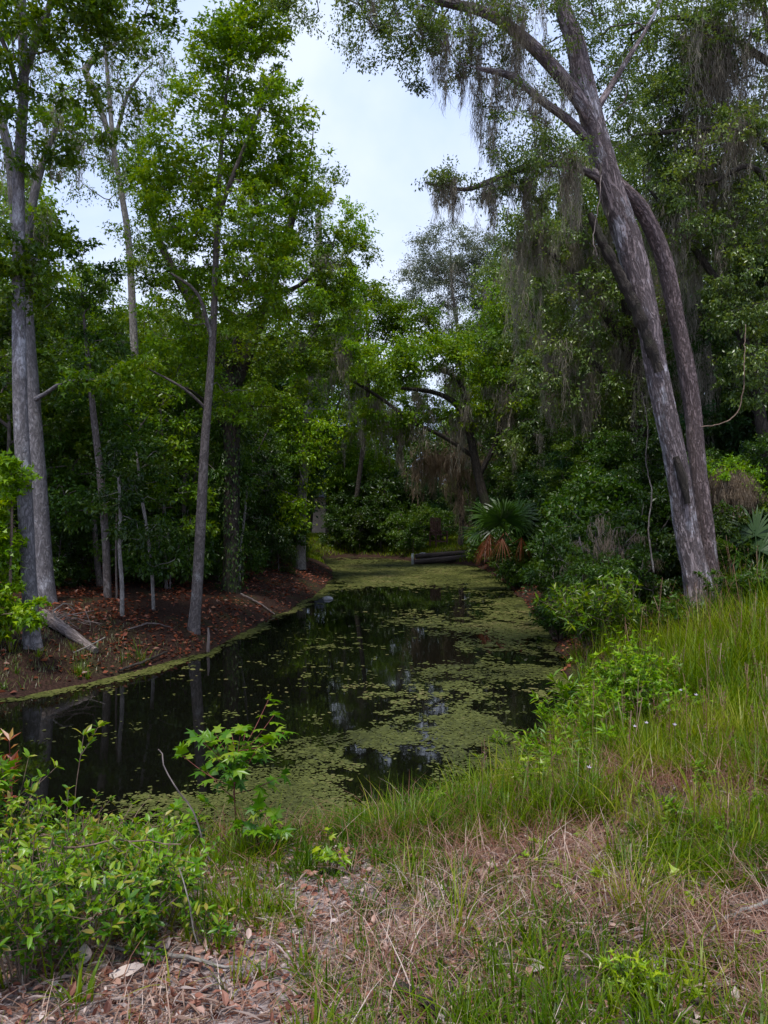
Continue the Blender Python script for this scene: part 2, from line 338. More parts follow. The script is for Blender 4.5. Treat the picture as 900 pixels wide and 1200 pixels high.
class Tree:
    def __init__(s, name, label, cat, base, group=None):
        s.base = np.asarray(base, float); s.root = empty(name, base, label, cat, group)
        s.P = []; s.par = []; s.R = []; s.fix = []; s.trunk = Geo(); s.D = []
        s.crown = Geo(); s.moss = Geo()
    def stem(s, pts, rad, sides=12, amp=.05, start=.3, flare=None, parent=-1, step=.25, geo=None):
        P, R = smooth_path(pts, rad, step)
        tube(geo or s.trunk, P, R, sides, amp, flare=flare)
        k0 = int(len(P) * start); prev = parent
        for k in range(k0, len(P)):
            s.P.append(P[k]); s.par.append(prev); s.R.append(R[k]); s.fix.append(True); prev = len(s.P) - 1
            s.D.append(nrm((P[min(k + 1, len(P) - 1)] - P[max(k - 1, 0)])[None])[0])
        return s
    def attach(s, C, seg=.45, wob=.12):
        A = np.array(s.P); 
        order = np.argsort([np.min(np.linalg.norm(A - c, axis=1)) for c in C])
        for i in order:
            c = C[i]; A = np.array(s.P); v = c - A; dist = np.linalg.norm(v, axis=1)
            cost = dist * (1 + .5 * np.clip(-v[:, 2] / np.maximum(dist, 1e-6), 0, 1))
            k = int(np.argmin(cost)); a = A[k]; L = dist[k]
            if L < .12: continue
            n = max(2, int(math.ceil(L / seg))); t = (np.arange(1, n + 1) / n)[:, None]
            ctrl = a + s.D[k] * L * .35 + UP * L * .12 + rng.normal(0, wob, 3) * L
            Q = (1 - t) ** 2 * a + 2 * t * (1 - t) * ctrl + t ** 2 * c
            Q[:-1] += rng.normal(0, .05, (n - 1, 3)) * min(L, 1)
            prev = k
            for q in Q:
                s.P.append(q); s.par.append(prev); s.R.append(0); s.fix.append(False)
                s.D.append(nrm((q - np.array(s.P[prev]))[None])[0]); prev = len(s.P) - 1
    def grow(s, blobs, rc=.45, per=72, tpl=L_OVAL, size=.09, dens=1.0, droop=.35, r0=.007, leafy=1.0, upn=1.0):
        C = []
        for (c, r, n) in blobs: C.append(blob_points(c, r, max(1, int(n * dens * 1.3))))
        C = np.vstack(C); s.attach(C)
        keep = rng.random(len(C)) < leafy
        ctr = np.mean(C, axis=0); out = nrm(C - ctr + UP * .2)
        Ck = C[keep]
        leafmass(s.crown, Ck, rc * rng.uniform(.6, 1.35, len(Ck)), int(per * 1.75), tpl, size * 1.1, droop, out=out[keep], upn=upn)
        s.r0 = r0; return s
    def hang(s, n, length, per=34, width=.010, region=None, spread=.10, sway=.055, free=None):
        """spanish moss clumps hanging from the limbs"""
        A = np.array(s.P)
        if region is not None:
            keep = np.zeros(len(A), bool)
            for (c, r) in region: keep |= (((A - c) / np.asarray(r)) ** 2).sum(1) < 1
            A = A[keep]
        if len(A) == 0 and free is None: return s
        if free is not None: A = free
        Q = A[rng.integers(0, len(A), n)]
        nr = rng.integers(4, 9, n); ri = np.repeat(np.arange(n), nr); k = len(ri)
        el = rng.random(n) * 6.28; sp = spread * rng.uniform(.7, 1.7, n)
        gg = rng.normal(0, 1.5, k); hh = rng.normal(0, .6, k)
        RO = Q[ri] + np.stack([np.cos(el[ri]) * gg - np.sin(el[ri]) * hh, np.sin(el[ri]) * gg + np.cos(el[ri]) * hh, -rng.random(k) * .5], -1) * sp[ri, None]
        RL = length * (rng.uniform(.3, 1.2, n) ** 1.4)[ri] * rng.uniform(.35, 1.05, k)
        sc = width / .010
        m_ = np.maximum(10, (per * 1.15 * (.35 + .65 * RL / length))).astype(int); idx = np.repeat(np.arange(k), m_); m = len(idx)
        tt = rng.random(m) ** 1.15; rad = .052 * sc * (1 - .8 * tt) * rng.uniform(.5, 1.5, k)[idx]
        wob = np.stack([np.sin(tt * 5 + idx), np.cos(tt * 4 + idx * 1.7), 0 * tt], -1) * .03 * sc
        pos = RO[idx] + rng.normal(0, 1, (m, 3)) * rad[:, None] * [1, 1, .6] + wob - UP * (tt * RL[idx])[:, None]
        L = RL[idx] * rng.uniform(.10, .30, m) + .06 * sc
        strips(s.moss, pos, L, width * .85 * rng.uniform(.5, 1.3, m), rng.random(m) * 6.28, rng.normal(0, .16, m), rng.normal(0, .26, m), 4,
               np.clip(.45 * rng.random(n)[ri][idx] + .55 * rng.random(m), 0, 1), True, True, .05)
        return s
    def finish(s, bark, leaf, moss='moss', names=('trunk', 'crown', 'hanging_moss')):
        n = len(s.P); r0 = getattr(s, 'r0', .007); ch = [[] for _ in range(n)]
        for i, p in enumerate(s.par):
            if p >= 0 and not s.fix[i]: ch[p].append(i)
        R = np.array(s.R, float); e = 2.4
        for i in range(n - 1, -1, -1):
            if s.fix[i]: continue
            R[i] = max(r0, (sum(R[c] ** e for c in ch[i])) ** (1 / e) if ch[i] else r0)
        for i in range(n):
            if s.fix[i]: 
                starts = ch[i]
            else:
                starts = sorted(ch[i], key=lambda c: -R[c])[1:]
            for c in starts:
                chain = [i, c]; k = c
                while ch[k]:
                    k = max(ch[k], key=lambda q: R[q]); chain.append(k)
                rr = R[chain].copy(); rr[0] = rr[1] * 1.15
                if s.fix[i]: rr = np.minimum(rr, s.R[i] * .85)
                rr[-1] *= .6
                tube(s.trunk, np.array([s.P[q] for q in chain]), rr, 7 if rr[1] > .035 else (5 if rr[1] > .015 else 4), .03 if rr[1] > .03 else 0, cap=False)
        s.trunk.build(names[0], M[bark], s.root, s.base)
        s.crown.build(names[1], M[leaf], s.root, s.base, smooth=False)
        mo = s.moss.build(names[2], M[moss], s.root, s.base, smooth=False)
        if mo is not None: mo['kind'] = 'stuff'
        return s.root

def pstem(pts):                      # (px, py, distance, width in px)
    return [at(a, b, Y) for a, b, Y, w in pts], [w / 2 / F * Y for a, b, Y, w in pts]
def pblob(px, py, Y, rx, ry, depth, n):
    return (at(px, py, Y), (rx / F * Y, depth, ry / F * Y), n)
def rooted(pts, px, py):
    """first stem point moved onto the ground"""
    g = ghit(px, py); Y = g[1]; return g, Y

# ================================================================== SETTING
def build_ground():
    def axis(lo, hi, dense_lo, dense_hi, step, grow=1.18):
        a = list(np.arange(dense_lo, dense_hi, step)); s = step; x = a[-1]
        while x < hi: s *= grow; x += s; a.append(x)
        s = step; x = a[0]; b = []
        while x > lo: s *= grow; x -= s; b.append(x)
        return np.array(b[::-1] + a)
    xs = axis(-400, 400, -9, 9, .11); ys = axis(-60, 600, 1.0, 24, .11, 1.12)
    X, Y = np.meshgrid(xs, ys); Z = gz(X.ravel(), Y.ravel())
    g = Geo(); V = np.stack([X.ravel(), Y.ravel(), Z], -1); nx = len(xs)
    i = np.arange(len(ys) - 1)[:, None] * nx + np.arange(nx - 1)[None]
    m, nt, N, L = newmat('forest soil')
    geo = N.new('ShaderNodeNewGeometry'); pos = geo.outputs['Position']
    n1 = noise(N, L, pos, 1.1, 6, .6); n2 = noise(N, L, pos, 24, 7, .7); n3 = noise(N, L, pos, 5, 5, .6)
    at1 = N.new('ShaderNodeAttribute'); at1.attribute_name = 'rnd'      # damp margin .. bank .. sandy verge, less painted shade under the grass
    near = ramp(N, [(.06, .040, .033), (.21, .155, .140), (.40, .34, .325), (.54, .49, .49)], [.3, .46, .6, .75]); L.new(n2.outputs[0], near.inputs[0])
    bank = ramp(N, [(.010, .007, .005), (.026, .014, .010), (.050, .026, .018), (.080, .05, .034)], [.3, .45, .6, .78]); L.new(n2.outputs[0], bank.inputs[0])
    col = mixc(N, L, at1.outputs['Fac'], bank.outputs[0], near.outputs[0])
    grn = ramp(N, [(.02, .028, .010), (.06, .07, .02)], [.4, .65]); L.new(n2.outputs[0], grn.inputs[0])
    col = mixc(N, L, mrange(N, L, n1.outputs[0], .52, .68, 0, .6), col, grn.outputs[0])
    b = N.new('ShaderNodeBsdfPrincipled'); L.new(col, b.inputs['Base Color']); b.inputs['Roughness'].default_value = .95; b.inputs['Specular IOR Level'].default_value = .1
    bp = N.new('ShaderNodeBump'); bp.inputs['Strength'].default_value = .8; bp.inputs['Distance'].default_value = .03
    ad = N.new('ShaderNodeMath'); ad.operation = 'ADD'; L.new(n2.outputs[0], ad.inputs[0]); L.new(n3.outputs[0], ad.inputs[1])
    L.new(ad.outputs[0], bp.inputs['Height']); L.new(bp.outputs[0], b.inputs['Normal'])
    o = N.new('ShaderNodeOutputMaterial'); L.new(b.outputs[0], o.inputs[0])
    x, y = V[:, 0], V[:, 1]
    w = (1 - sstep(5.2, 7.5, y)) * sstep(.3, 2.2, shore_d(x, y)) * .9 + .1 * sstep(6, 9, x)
    g.add(V, np.stack([i, i + 1, i + nx + 1, i + nx], -1).reshape(-1, 4), np.clip(w * (1 - .72 * sstep(-.25, .6, x) * sstep(1.2, 2.6, y)), 0, 1))  # darker soil on the grassy right, also standing in for shade between blades
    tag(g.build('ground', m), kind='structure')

    gw = Geo(); gw.add([(-44, 4.6, WZ), (9, 4.6, WZ), (9, 46.5, WZ), (-44, 46.5, WZ)], [(0, 1, 2, 3)])
    m, nt, N, L = newmat('dark still water')
    b = N.new('ShaderNodeBsdfPrincipled'); b.inputs['Base Color'].default_value = (.003, .003, .002, 1); b.inputs['Roughness'].default_value = .03; b.inputs['IOR'].default_value = 1.33
    geo = N.new('ShaderNodeNewGeometry'); n1 = noise(N, L, geo.outputs['Position'], 2.2, 3, .5)
    bp = N.new('ShaderNodeBump'); bp.inputs['Strength'].default_value = .05; bp.inputs['Distance'].default_value = .02; L.new(n1.outputs[0], bp.inputs['Height']); L.new(bp.outputs[0], b.inputs['Normal'])
    o = N.new('ShaderNodeOutputMaterial'); L.new(b.outputs[0], o.inputs[0])
    tag(gw.build('water', m), kind='structure')
build_ground()

def wpt(px, py):
    Y = (EYE - WZ) * F / (py - 600); return (px - 450) / F * Y, Y
# --- floating duckweed and small pads
def build_pads():
    n = 640000
    Y = 5.6 * (44 / 5.6) ** rng.random(n); X = rng.uniform(-.62, .42, n) * Y * 1.0
    d = shore_d(X, Y)
    f = fbm(X, Y * .8, 1.1, 21, 4); f2 = fbm(X, Y, 4.0, 31, 3); f3 = fbm(X * 1.0, Y * .45, .55, 41, 3)
    cov = np.full(n, .14)
    for (px, py, rx, ry, a) in [(430, 865, 95, 40, .72), (320, 940, 190, 42, .70), (480, 900, 70, 60, .55), (520, 800, 140, 45, .55), (600, 760, 90, 60, .55), (560, 725, 120, 22, .6),
            (640, 720, 60, 40, .95), (590, 740, 70, 24, .7), (470, 668, 150, 14, 1.5), (540, 676, 90, 16, 1.2), (400, 690, 60, 16, .3), (560, 690, 70, 16, .8), (420, 770, 60, 30, .12), (270, 745, 90, 22, .12), (330, 800, 90, 25, .12), (60, 870, 60, 25, .25),
            (200, 850, 120, 25, .10), (560, 870, 70, 60, .75)]:
        cx, cy = wpt(px, py); ux = rx / F * cy; uy = abs(wpt(px, py - ry)[1] - wpt(px, py + ry)[1]) / 2
        q = ((X - cx) / ux) ** 2 + ((Y - cy) / uy) ** 2
        cov = np.maximum(cov, a * np.exp(-q * .75))
    for (px, py, rx, ry, a) in [(452, 918, 46, 24, 1.0), (405, 832, 32, 12, .9), (425, 885, 26, 8, .8), (470, 700, 80, 14, .75), (400, 840, 25, 20, .7), (560, 770, 60, 12, .6)]:
        cx, cy = wpt(px, py); ux = rx / F * cy; uy = abs(wpt(px, py - ry)[1] - wpt(px, py + ry)[1]) / 2
        cov *= 1 - a * np.exp(-(((X - cx) / ux) ** 2 + ((Y - cy) / uy) ** 2) ** 2)
    edge = np.exp(-((d + .12) / (.16 + .006 * Y)) ** 2) * np.where(Y > 9, .8, .5)
    cov = np.maximum(cov, edge)
    val = .36 * f + .36 * f2 + .28 * f3
    keep = (d < -.02) & (rng.random(n) < (.12 + .95 * np.clip(cov, 0, 1)) * np.where(Y > 22, 1.3, 1) / (1 + np.exp((val - .285 - .33 * cov) / .026)))
    X, Y, val = X[keep], Y[keep], val[keep]; m = len(X)
    r = rng.uniform(.010, .026, m) * (Y / 8) ** .9 * np.where(rng.random(m) < .06, 1.7, 1)
    k = 6; th = np.arange(k) / k * 2 * np.pi
    a0 = rng.random(m) * 6.28; asp = rng.uniform(.6, 1.0, m)
    rr = r[:, None] * rng.uniform(.8, 1.15, (m, k))
    lx = rr * np.cos(th); ly = rr * np.sin(th) * asp[:, None]
    px = X[:, None] + lx * np.cos(a0)[:, None] - ly * np.sin(a0)[:, None]; py = Y[:, None] + lx * np.sin(a0)[:, None] + ly * np.cos(a0)[:, None]
    tilt = rng.normal(0, .06, m)
    pz = WZ + .004 + (rng.random(m) * .006)[:, None] + np.maximum(lx * tilt[:, None], -.003)
    g = Geo(); idx = np.arange(m)[:, None] * k + np.arange(k)[None]
    g.add(np.stack([px, py, pz], -1).reshape(-1, 3), idx, np.repeat(np.clip(.45 + 1.3 * (fbm(X, Y, .8, 151, 3) - .5) + rng.normal(0, .18, m), 0, 1), k))
    tag(g.build('duckweed', M['pad'], smooth=False), 'olive green duckweed and small pads floating in patches on the dark water', 'duckweed', kind='stuff')
build_pads()

# --- litter and grass
def quadleaf(geo, X, Y, size, lift=.01, curl=.3, tpl=L_FINE, stand=.35):
    m = len(X); Z = gz(X, Y) + lift * rng.uniform(.2, 1.6, m)
    d = np.stack([rng.normal(size=m), rng.normal(size=m), rng.normal(0, stand, m)], -1)
    n = UP + rng.normal(0, stand * 1.3, (m, 3))
    V, Fc = tpl; V2 = V.copy(); V2[:, 1] *= 1.35; V2[:, 2] *= 3.0 * curl
    leaves(geo, (V2, Fc), np.stack([X, Y, Z], -1), d, n, size, np.clip(rng.normal(.5, .28, m), 0, 1))
def build_litter():
    g = Geo(); n = 30000
    Y = 1.5 * (7.5 / 1.5) ** rng.random(n); X = rng.uniform(-.62, .62, n) * Y
    keep = (shore_d(X, Y) > .3) & (rng.random(n) < np.clip(.35 + 1.0 * (fbm(X, Y, 1.2, 51, 3) - .38) * 2.2, .1, 1) * np.where((Y < 2.7) & (X < .3), .55, 1))
    X, Y = X[keep], Y[keep]
    quadleaf(g, X, Y, .012 + .05 * rng.random(len(X)) ** 2.2, .018, .6, stand=.5)
    tag(g.build('leaf_litter', M['litter'], smooth=False), 'brown and pinkish dead leaves scattered over the sandy ground in front', 'leaf litter', kind='stuff')
    g = Geo(); n = 60000
    Y = rng.uniform(9.2, 34, n); X = rng.uniform(-13, -1.2, n); d = shore_d(X, Y)
    keep = (d > .04) & (d < 6) & (X / Y > -.6) & (rng.random(n) < np.clip(.9 - (12.6 - Y) * .2 * (Y < 12.6), .12, .9)) & (rng.random(n) < 14 / Y) & (rng.random(n) < np.clip(.15 + 2.6 * (fbm(X, Y, .9, 141, 3) - .33), .1, 1))
    X, Y = X[keep], Y[keep]
    quadleaf(g, X, Y, rng.uniform(.05, .12, len(X)), .02, .4, L_OVAL, .28)
    Y = rng.uniform(12.5, 40, 16000); X = rng.uniform(2.5, 8.5, 16000); d = shore_d(X, Y); k = (d > .02) & (d < 3.5) & (rng.random(16000) < 13 / Y)
    quadleaf(g, X[k], Y[k], rng.uniform(.05, .12, k.sum()), .02, .4, L_OVAL, .28)
    tag(g.build('fallen_leaves', M['litter_red'], smooth=False), 'rust red fallen leaves covering the shaded banks across the water', 'leaf litter', kind='stuff')
    g = Geo(); n = 900
    Y = 1.5 * (6.5 / 1.5) ** rng.random(n); X = rng.uniform(-.6, .6, n) * Y; keep = shore_d(X, Y) > 1
    for x, y in zip(X[keep], Y[keep]):
        L = rng.uniform(.06, .32); a = rng.random() * 6.28; b = a + rng.normal(0, .35)
        p0 = np.array([x, y]); p1 = p0 + L * .5 * np.array([math.cos(a), math.sin(a)]); p2 = p1 + L * .5 * np.array([math.cos(b), math.sin(b)])
        P = np.array([p0, p1, p2]); z = gz(P[:, 0], P[:, 1]) + rng.uniform(.004, .03, 3)
        w = rng.uniform(.001, .0035); tube(g, np.column_stack([P, z]), [w, w, w * .5], 4, 0, False)
    tag(g.build('twig_litter', M['dead_wood']), 'thin dry twigs strewn over the leaf covered ground in front', 'twigs', kind='stuff')
build_litter()

def build_grass():
    global rng
    rng = np.random.default_rng(33)
    # green blades in tufts on the right bank and along the near edge
    g = Geo(); n = 30000
    Y = 1.9 * (17 / 1.9) ** rng.random(n); X = rng.uniform(-.60, .62, n) * Y; d = shore_d(X, Y)
    sx = 450 + F * X / Y; sy = 600 + 1650 / Y; lim = 945 + np.clip(sx - 560, -200, 400) * .28
    right = np.clip((lim + 45 - sy) / 110, 0, 1) * sstep(480, 620, sx)
    edge = np.exp(-((d - .8) / .8) ** 2) * sstep(-2.6, -.9, X)
    bare = np.exp(-(((X - .95) / .5) ** 2 + ((Y - 4.4) / .45) ** 2) ** 2)
    patch = fbm(X, Y, 1.3, 61, 3)
    dens = .15 + .85 * right + .75 * edge * (Y < 9); dens *= 1 - .8 * bare
    dens *= np.clip(.05 + 2.9 * (patch - .30), 0.04, 1.15)
    dens = np.where(Y < 3.3, np.minimum(dens, .14) * np.where(X < -.35, .08, 1), dens)
    keep = (d > .05) & (rng.random(n) < dens) & ~((Y > 13.4) & (X < 6.2))
    X, Y, right = X[keep], Y[keep], right[keep]; m0 = len(X)
    nb = rng.integers(5, 24, m0); kind = rng.random(m0)            # some tufts broad bladed, some fine
    i = np.repeat(np.arange(m0), nb); m = len(i)
    H0 = (.15 + .22 * sstep(3.2, 6, Y) * sstep(-1, 1.5, X) + .16 * sstep(6, 10, Y)) * rng.uniform(.55, 1.35, m0) * (.5 + 1.0 * fbm(X, Y, .8, 81, 2))
    a = rng.random(m) * 6.28; r = (.015 + .05 * rng.random(m0))[i] * np.sqrt(rng.random(m)) * (1 + .06 * Y[i])
    bx, by = X[i] + np.cos(a) * r, Y[i] + np.sin(a) * r
    hgt = H0[i] * rng.uniform(.3, 1.15, m)
    tone = np.clip(.40 + 1.5 * (fbm(X, Y, 1.1, 91, 3) - .5) + rng.normal(0, .17, m0), 0, 1)
    wd = np.where(kind < .34, .0085, np.where(kind < .7, .0050, .0030))[i] * rng.uniform(.6, 1.25, m) * (1 + Y[i] * .07)
    strips(g, np.stack([bx, by, gz(bx, by) - .01], -1), hgt, wd, a + rng.normal(0, .7, m), np.abs(rng.normal(.22, .2, m)), np.abs(rng.normal(.30, .34, m)), 5, np.clip(tone[i] + rng.normal(0, .16, m), 0, 1))
    tag(g.build('green_grass', M['grass'], smooth=False), 'tall green grass growing in tufts over the bank on the near side', 'grass', kind='stuff')
    # seed stalks
    g = Geo(); k = rng.random(m0) < .16 * right + .01; x, y = X[k], Y[k]; m = len(x); P0 = np.stack([x, y, gz(x, y)], -1); hh = H0[k] * rng.uniform(1.1, 1.6, m); az = rng.random(m) * 6.28; ln = np.abs(rng.normal(.12, .1, m))
    strips(g, P0, hh, np.full(m, .003) * (1 + y * .07), az, ln, rng.normal(.1, .1, m), 4, np.clip(rng.normal(.25, .2, m), 0, 1), taper=False)
    tip = P0 + np.stack([np.cos(az) * ln, np.sin(az) * ln, np.full(m, .93)], -1) * hh[:, None]; q = np.repeat(np.arange(m), 9)
    leaves(g, L_LONG, tip[q] - UP * (rng.random(len(q)) * .10)[:, None], rng.normal(0, .5, (len(q), 3)) + UP * .9, rng.normal(0, 1, (len(q), 3)), .022, rng.random(len(q)) * .5)
    tag(g.build('seed_stalks', M['dry'], smooth=False), 'brown seeding grass stalks standing above the green grass', 'grass', kind='stuff')
    # dry tan and reddish blades
    g = Geo(); n = 150000
    Y = 1.6 * (14 / 1.6) ** rng.random(n); X = rng.uniform(-.60, .62, n) * Y; d = shore_d(X, Y)
    dens = .78 * sstep(-.7, .2, X + .1 * (3 - Y)) * (1 - .5 * sstep(4.2, 6, Y)) + .07 + .5 * np.exp(-((d - 1.1) / .6) ** 2) * (X > -1.2) * (Y < 8) + .46 * sstep(.3, 1.5, X) * sstep(3.3, 4.5, Y)
    dens *= np.where((Y < 2.6) & (X < .15), .22, 1)
    dens *= np.clip(.05 + 2.6 * (fbm(X, Y, 2.1, 101, 3) - .36), 0.03, 1.2)
    keep = (d > .15) & (rng.random(n) < dens * .6) & ~((Y > 13.0) & (X < 6.2))
    X, Y = X[keep], Y[keep]; m = len(X)
    hgt = rng.uniform(.03, .17, m) * (1 + .9 * sstep(3, 6, Y)) * (.5 + .9 * fbm(X, Y, 1.7, 111, 2))
    strips(g, np.stack([X, Y, gz(X, Y) - .005], -1), hgt, rng.uniform(.002, .0052, m) * (1 + Y * .06), rng.random(m) * 6.28, np.abs(rng.normal(.5, .45, m)), rng.normal(.7, .8, m), 4,
           np.clip(rng.normal(.44, .28, m) - .40 * sstep(3.4, 5, Y) + .6 * (fbm(X, Y, 1.4, 161, 3) - .5), 0, 1), sway=.03)
    tag(g.build('dry_grass', M['dry'], smooth=False), 'dry tan grass stalks mixed through the front of the bank', 'grass', kind='stuff')
    g = Geo(); n = 60000
    Y = 1.5 * (5.8 / 1.5) ** rng.random(n); X = rng.uniform(-.62, .62, n) * Y
    keep = (shore_d(X, Y) > .6) & (rng.random(n) < np.clip(.2 + 2.2 * (fbm(X, Y, 2.6, 131, 3) - .4), .05, 1))
    X, Y = X[keep], Y[keep]; m = len(X); a = rng.random(m) * 6.28; L_ = .02 + .10 * rng.random(m) ** 2
    P0 = np.stack([X, Y, gz(X, Y) + .004 + .02 * rng.random(m)], -1); dd = np.stack([np.cos(a), np.sin(a), rng.normal(0, .22, m)], -1)
    leaves(g, (np.array([(0, .02, 0), (.5, .05, .08), (1, .0, -.02), (.5, -.03, .08)]), np.array([(0, 2, 1), (0, 3, 2)])), P0, dd, UP + rng.normal(0, .5, (m, 3)), L_, np.clip(rng.normal(.62, .28, m), 0, 1))
    tag(g.build('straw_litter', M['dry'], smooth=False), 'bleached broken straw lying over the ground at the front', 'straw', kind='stuff')
    # thin weeds on the low part of the far left bank
    g = Geo(); n = 26000
    Y = rng.uniform(9, 16, n); X = rng.uniform(-10, -3, n); d = shore_d(X, Y)
    keep = (d > .1) & (d < 2.8) & (rng.random(n) < np.clip((fbm(X, Y, 1.1, 121, 3) - .28) * 2.2, 0, 1) * sstep(16, 11.5, Y)) & (X / Y > -.6)
    X, Y = X[keep], Y[keep]; m = len(X)
    strips(g, np.stack([X, Y, gz(X, Y)], -1), rng.uniform(.03, .13, m), rng.uniform(.006, .012, m), rng.random(m) * 6.28, rng.normal(.3, .3, m), rng.normal(.3, .4, m), 3, np.clip(rng.normal(.55, .3, m), 0, 1))
    tag(g.build('bank_grass', M['pad'], smooth=False), 'short sparse olive grass on the low shaded bank across the water', 'grass', kind='stuff')
    # lawn beyond the far bank
    g = Geo(); n = 34000
    Y = rng.uniform(37, 54, n); X = rng.uniform(-8, 8, n); keep = shore_d(X, Y) > .2; X, Y = X[keep], Y[keep]; m = len(X)
    strips(g, np.stack([X, Y, gz(X, Y)], -1), rng.uniform(.1, .3, m), rng.uniform(.02, .04, m), rng.random(m) * 6.28, rng.normal(.3, .2, m), rng.normal(.3, .3, m), 2, np.clip(rng.normal(.5, .25, m), 0, 1))
    tag(g.build('lawn_grass', M['grass'], smooth=False), 'dim patch of grass behind the timber beams at the far end', 'grass', kind='stuff')
build_grass()

# ================================================================== HERO TREES
def flare_base(px, py):
    return ghit(px, py)

# 1 leaning mossy oak on the right bank
g0 = ghit(822, 708); Yb = g0[1]
t = Tree('oak_tree', 'leaning oak with twin trunks, lichen patches and hanging moss beside the right bank', 'tree', g0)
A = [(822, 716, Yb, 32.9), (819, 690, Yb, 28.5), (804, 620, Yb, 25.8), (793, 547, Yb - .1, 24.9), (769, 430, Yb - .3, 24.9), (760, 380, Yb - .4, 25.8), (741, 300, Yb - .5, 29.4), (711, 205, Yb - .7, 28.5), (686, 110, Yb - .9, 24.9), (674, 50, Yb - 1., 21.4), (659, 5, Yb - 1.1, 17.8), (632, -120, Yb - 1.3, 12.5), (614, -220, Yb - 1.3, 5.3)]
t.stem(*pstem(A), sides=56, amp=.075, start=.42, flare=(.30, .5), step=.05)
tr2 = Geo()
Bp = [(840, 704, Yb + .45, 22), (834, 675, Yb + .42, 19), (827, 620, Yb + .4, 19), (818, 547, Yb + .35, 19), (812, 480, Yb + .3, 19), (804, 430, Yb + .2, 19), (794, 380, Yb + .1, 18), (778, 305, Yb - .1, 19), (754, 250, Yb - .4, 18), (736, 228, Yb - .6, 18), (722, 214, Yb - .7, 15)]
P, R = pstem(Bp); t.stem(P, R, sides=40, amp=.07, start=.7, step=.06, geo=tr2, flare=(.3, .4))
tr2.build('second_trunk', M['bark_oak2'], t.root, g0)['label'] = 'rounder brownish second trunk'
st = Geo()
P, R = pstem([(772, 435, Yb - .42, 12), (752, 378, Yb - .55, 13), (727, 325, Yb - .65, 12), (706, 285, Yb - .75, 11), (691, 250, Yb - .8, 7)])
P, R = smooth_path(P, R, .08); R = R * rng.uniform(.75, 1.2, len(R)); tube(st, P, R, 14, .22)
st.build('broken_limb', M['bark_dark'], t.root, g0)['label'] = 'rough broken limb stub'
scar = Geo(); P, R = pstem([(806, 590, Yb - .30, 6), (800, 560, Yb - .31, 12), (792, 535, Yb - .33, 7)]); tube(scar, P, R, 10, .15); scar.build('bark_scar', M['bark_dark'], t.root, g0)
t.stem(*pstem([(696, 150, Yb - .85, 17), (672, 108, Yb - 1.1, 17), (625, 55, Yb - 1.3, 15), (575, 18, Yb - 1.5, 12), (520, 2, Yb - 1.7, 11), (450, -15, Yb - 1.9, 7), (390, -10, Yb - 2.1, 5)]), sides=14, amp=.07, start=.15, step=.15)
t.stem(*pstem([(690, 165, Yb - .8, 11), (665, 140, Yb - 1., 10), (635, 118, Yb - 1.2, 9), (600, 90, Yb - 1.5, 9), (560, 80, Yb - 1.8, 5)]), sides=10, start=.2, step=.15)
t.stem(*pstem([(716, 215, Yb - .7, 14), (668, 192, Yb - .9, 11), (620, 195, Yb - 1.1, 9), (575, 212, Yb - 1.2, 7), (545, 222, Yb - 1.3, 5), (505, 216, Yb - 1.4, 3)]), sides=9, start=.2, step=.15)
t.stem(*pstem([(698, 130, Yb - .85, 9), (735, 70, Yb - .5, 6), (765, 20, Yb - .2, 4), (800, -60, Yb, 4)]), sides=9, start=.2, step=.15)
Y1 = Yb - 1.3
t.grow([pblob(455, 35, Y1, 55, 35, 1.0, 34), pblob(520, 60, Y1, 45, 40, 1.0, 26), pblob(560, 30, Y1, 60, 50, 1.0, 26), pblob(610, 150, Y1, 45, 60, .9, 22), pblob(585, 205, Y1, 40, 22, .7, 12), pblob(520, 212, Y1, 26, 14, .4, 10),
        pblob(640, 195, Y1, 45, 35, .8, 22), pblob(640, 40, Y1, 60, 50, 1.0, 18), pblob(560, -90, Y1, 170, 70, 1.6, 60), pblob(720, 40, Yb, 60, 70, 1.2, 34), pblob(720, 150, Yb, 40, 45, 1.0, 18), pblob(700, -80, Yb, 120, 80, 1.5, 34), pblob(400, 0, Y1, 50, 22, .8, 10),
        pblob(345, 8, Y1, 30, 10, .5, 7)],
       rc=.30, per=66, tpl=L_OVAL, size=.054, droop=.25, r0=.006)
t.hang(34, 1.05, 60, .009, [(at(575, 60, Y1), (1.0, 2.5, 1.0))], spread=.06)
t.hang(18, .85, 56, .009, [(at(640, 120, Y1), (1.0, 2.5, 1.2))], spread=.06)
t.hang(18, .65, 48, .009, [(at(590, 215, Y1), (1.0, 2, .5))], spread=.05)
t.hang(9, .55, 26, .008, [(at(520, 216, Y1), (.5, 2, .4))], spread=.035)
t.hang(10, .6, 34, .009, [(at(455, 30, Y1), (.8, 2, .6))], spread=.05)
t.hang(10, 1.2, 56, .010, [(at(690, 260, Y1), (.9, 2, 1.2))], spread=.07)
t.finish('bark_oak', 'leaf_oak')

rng = np.random.default_rng(22)
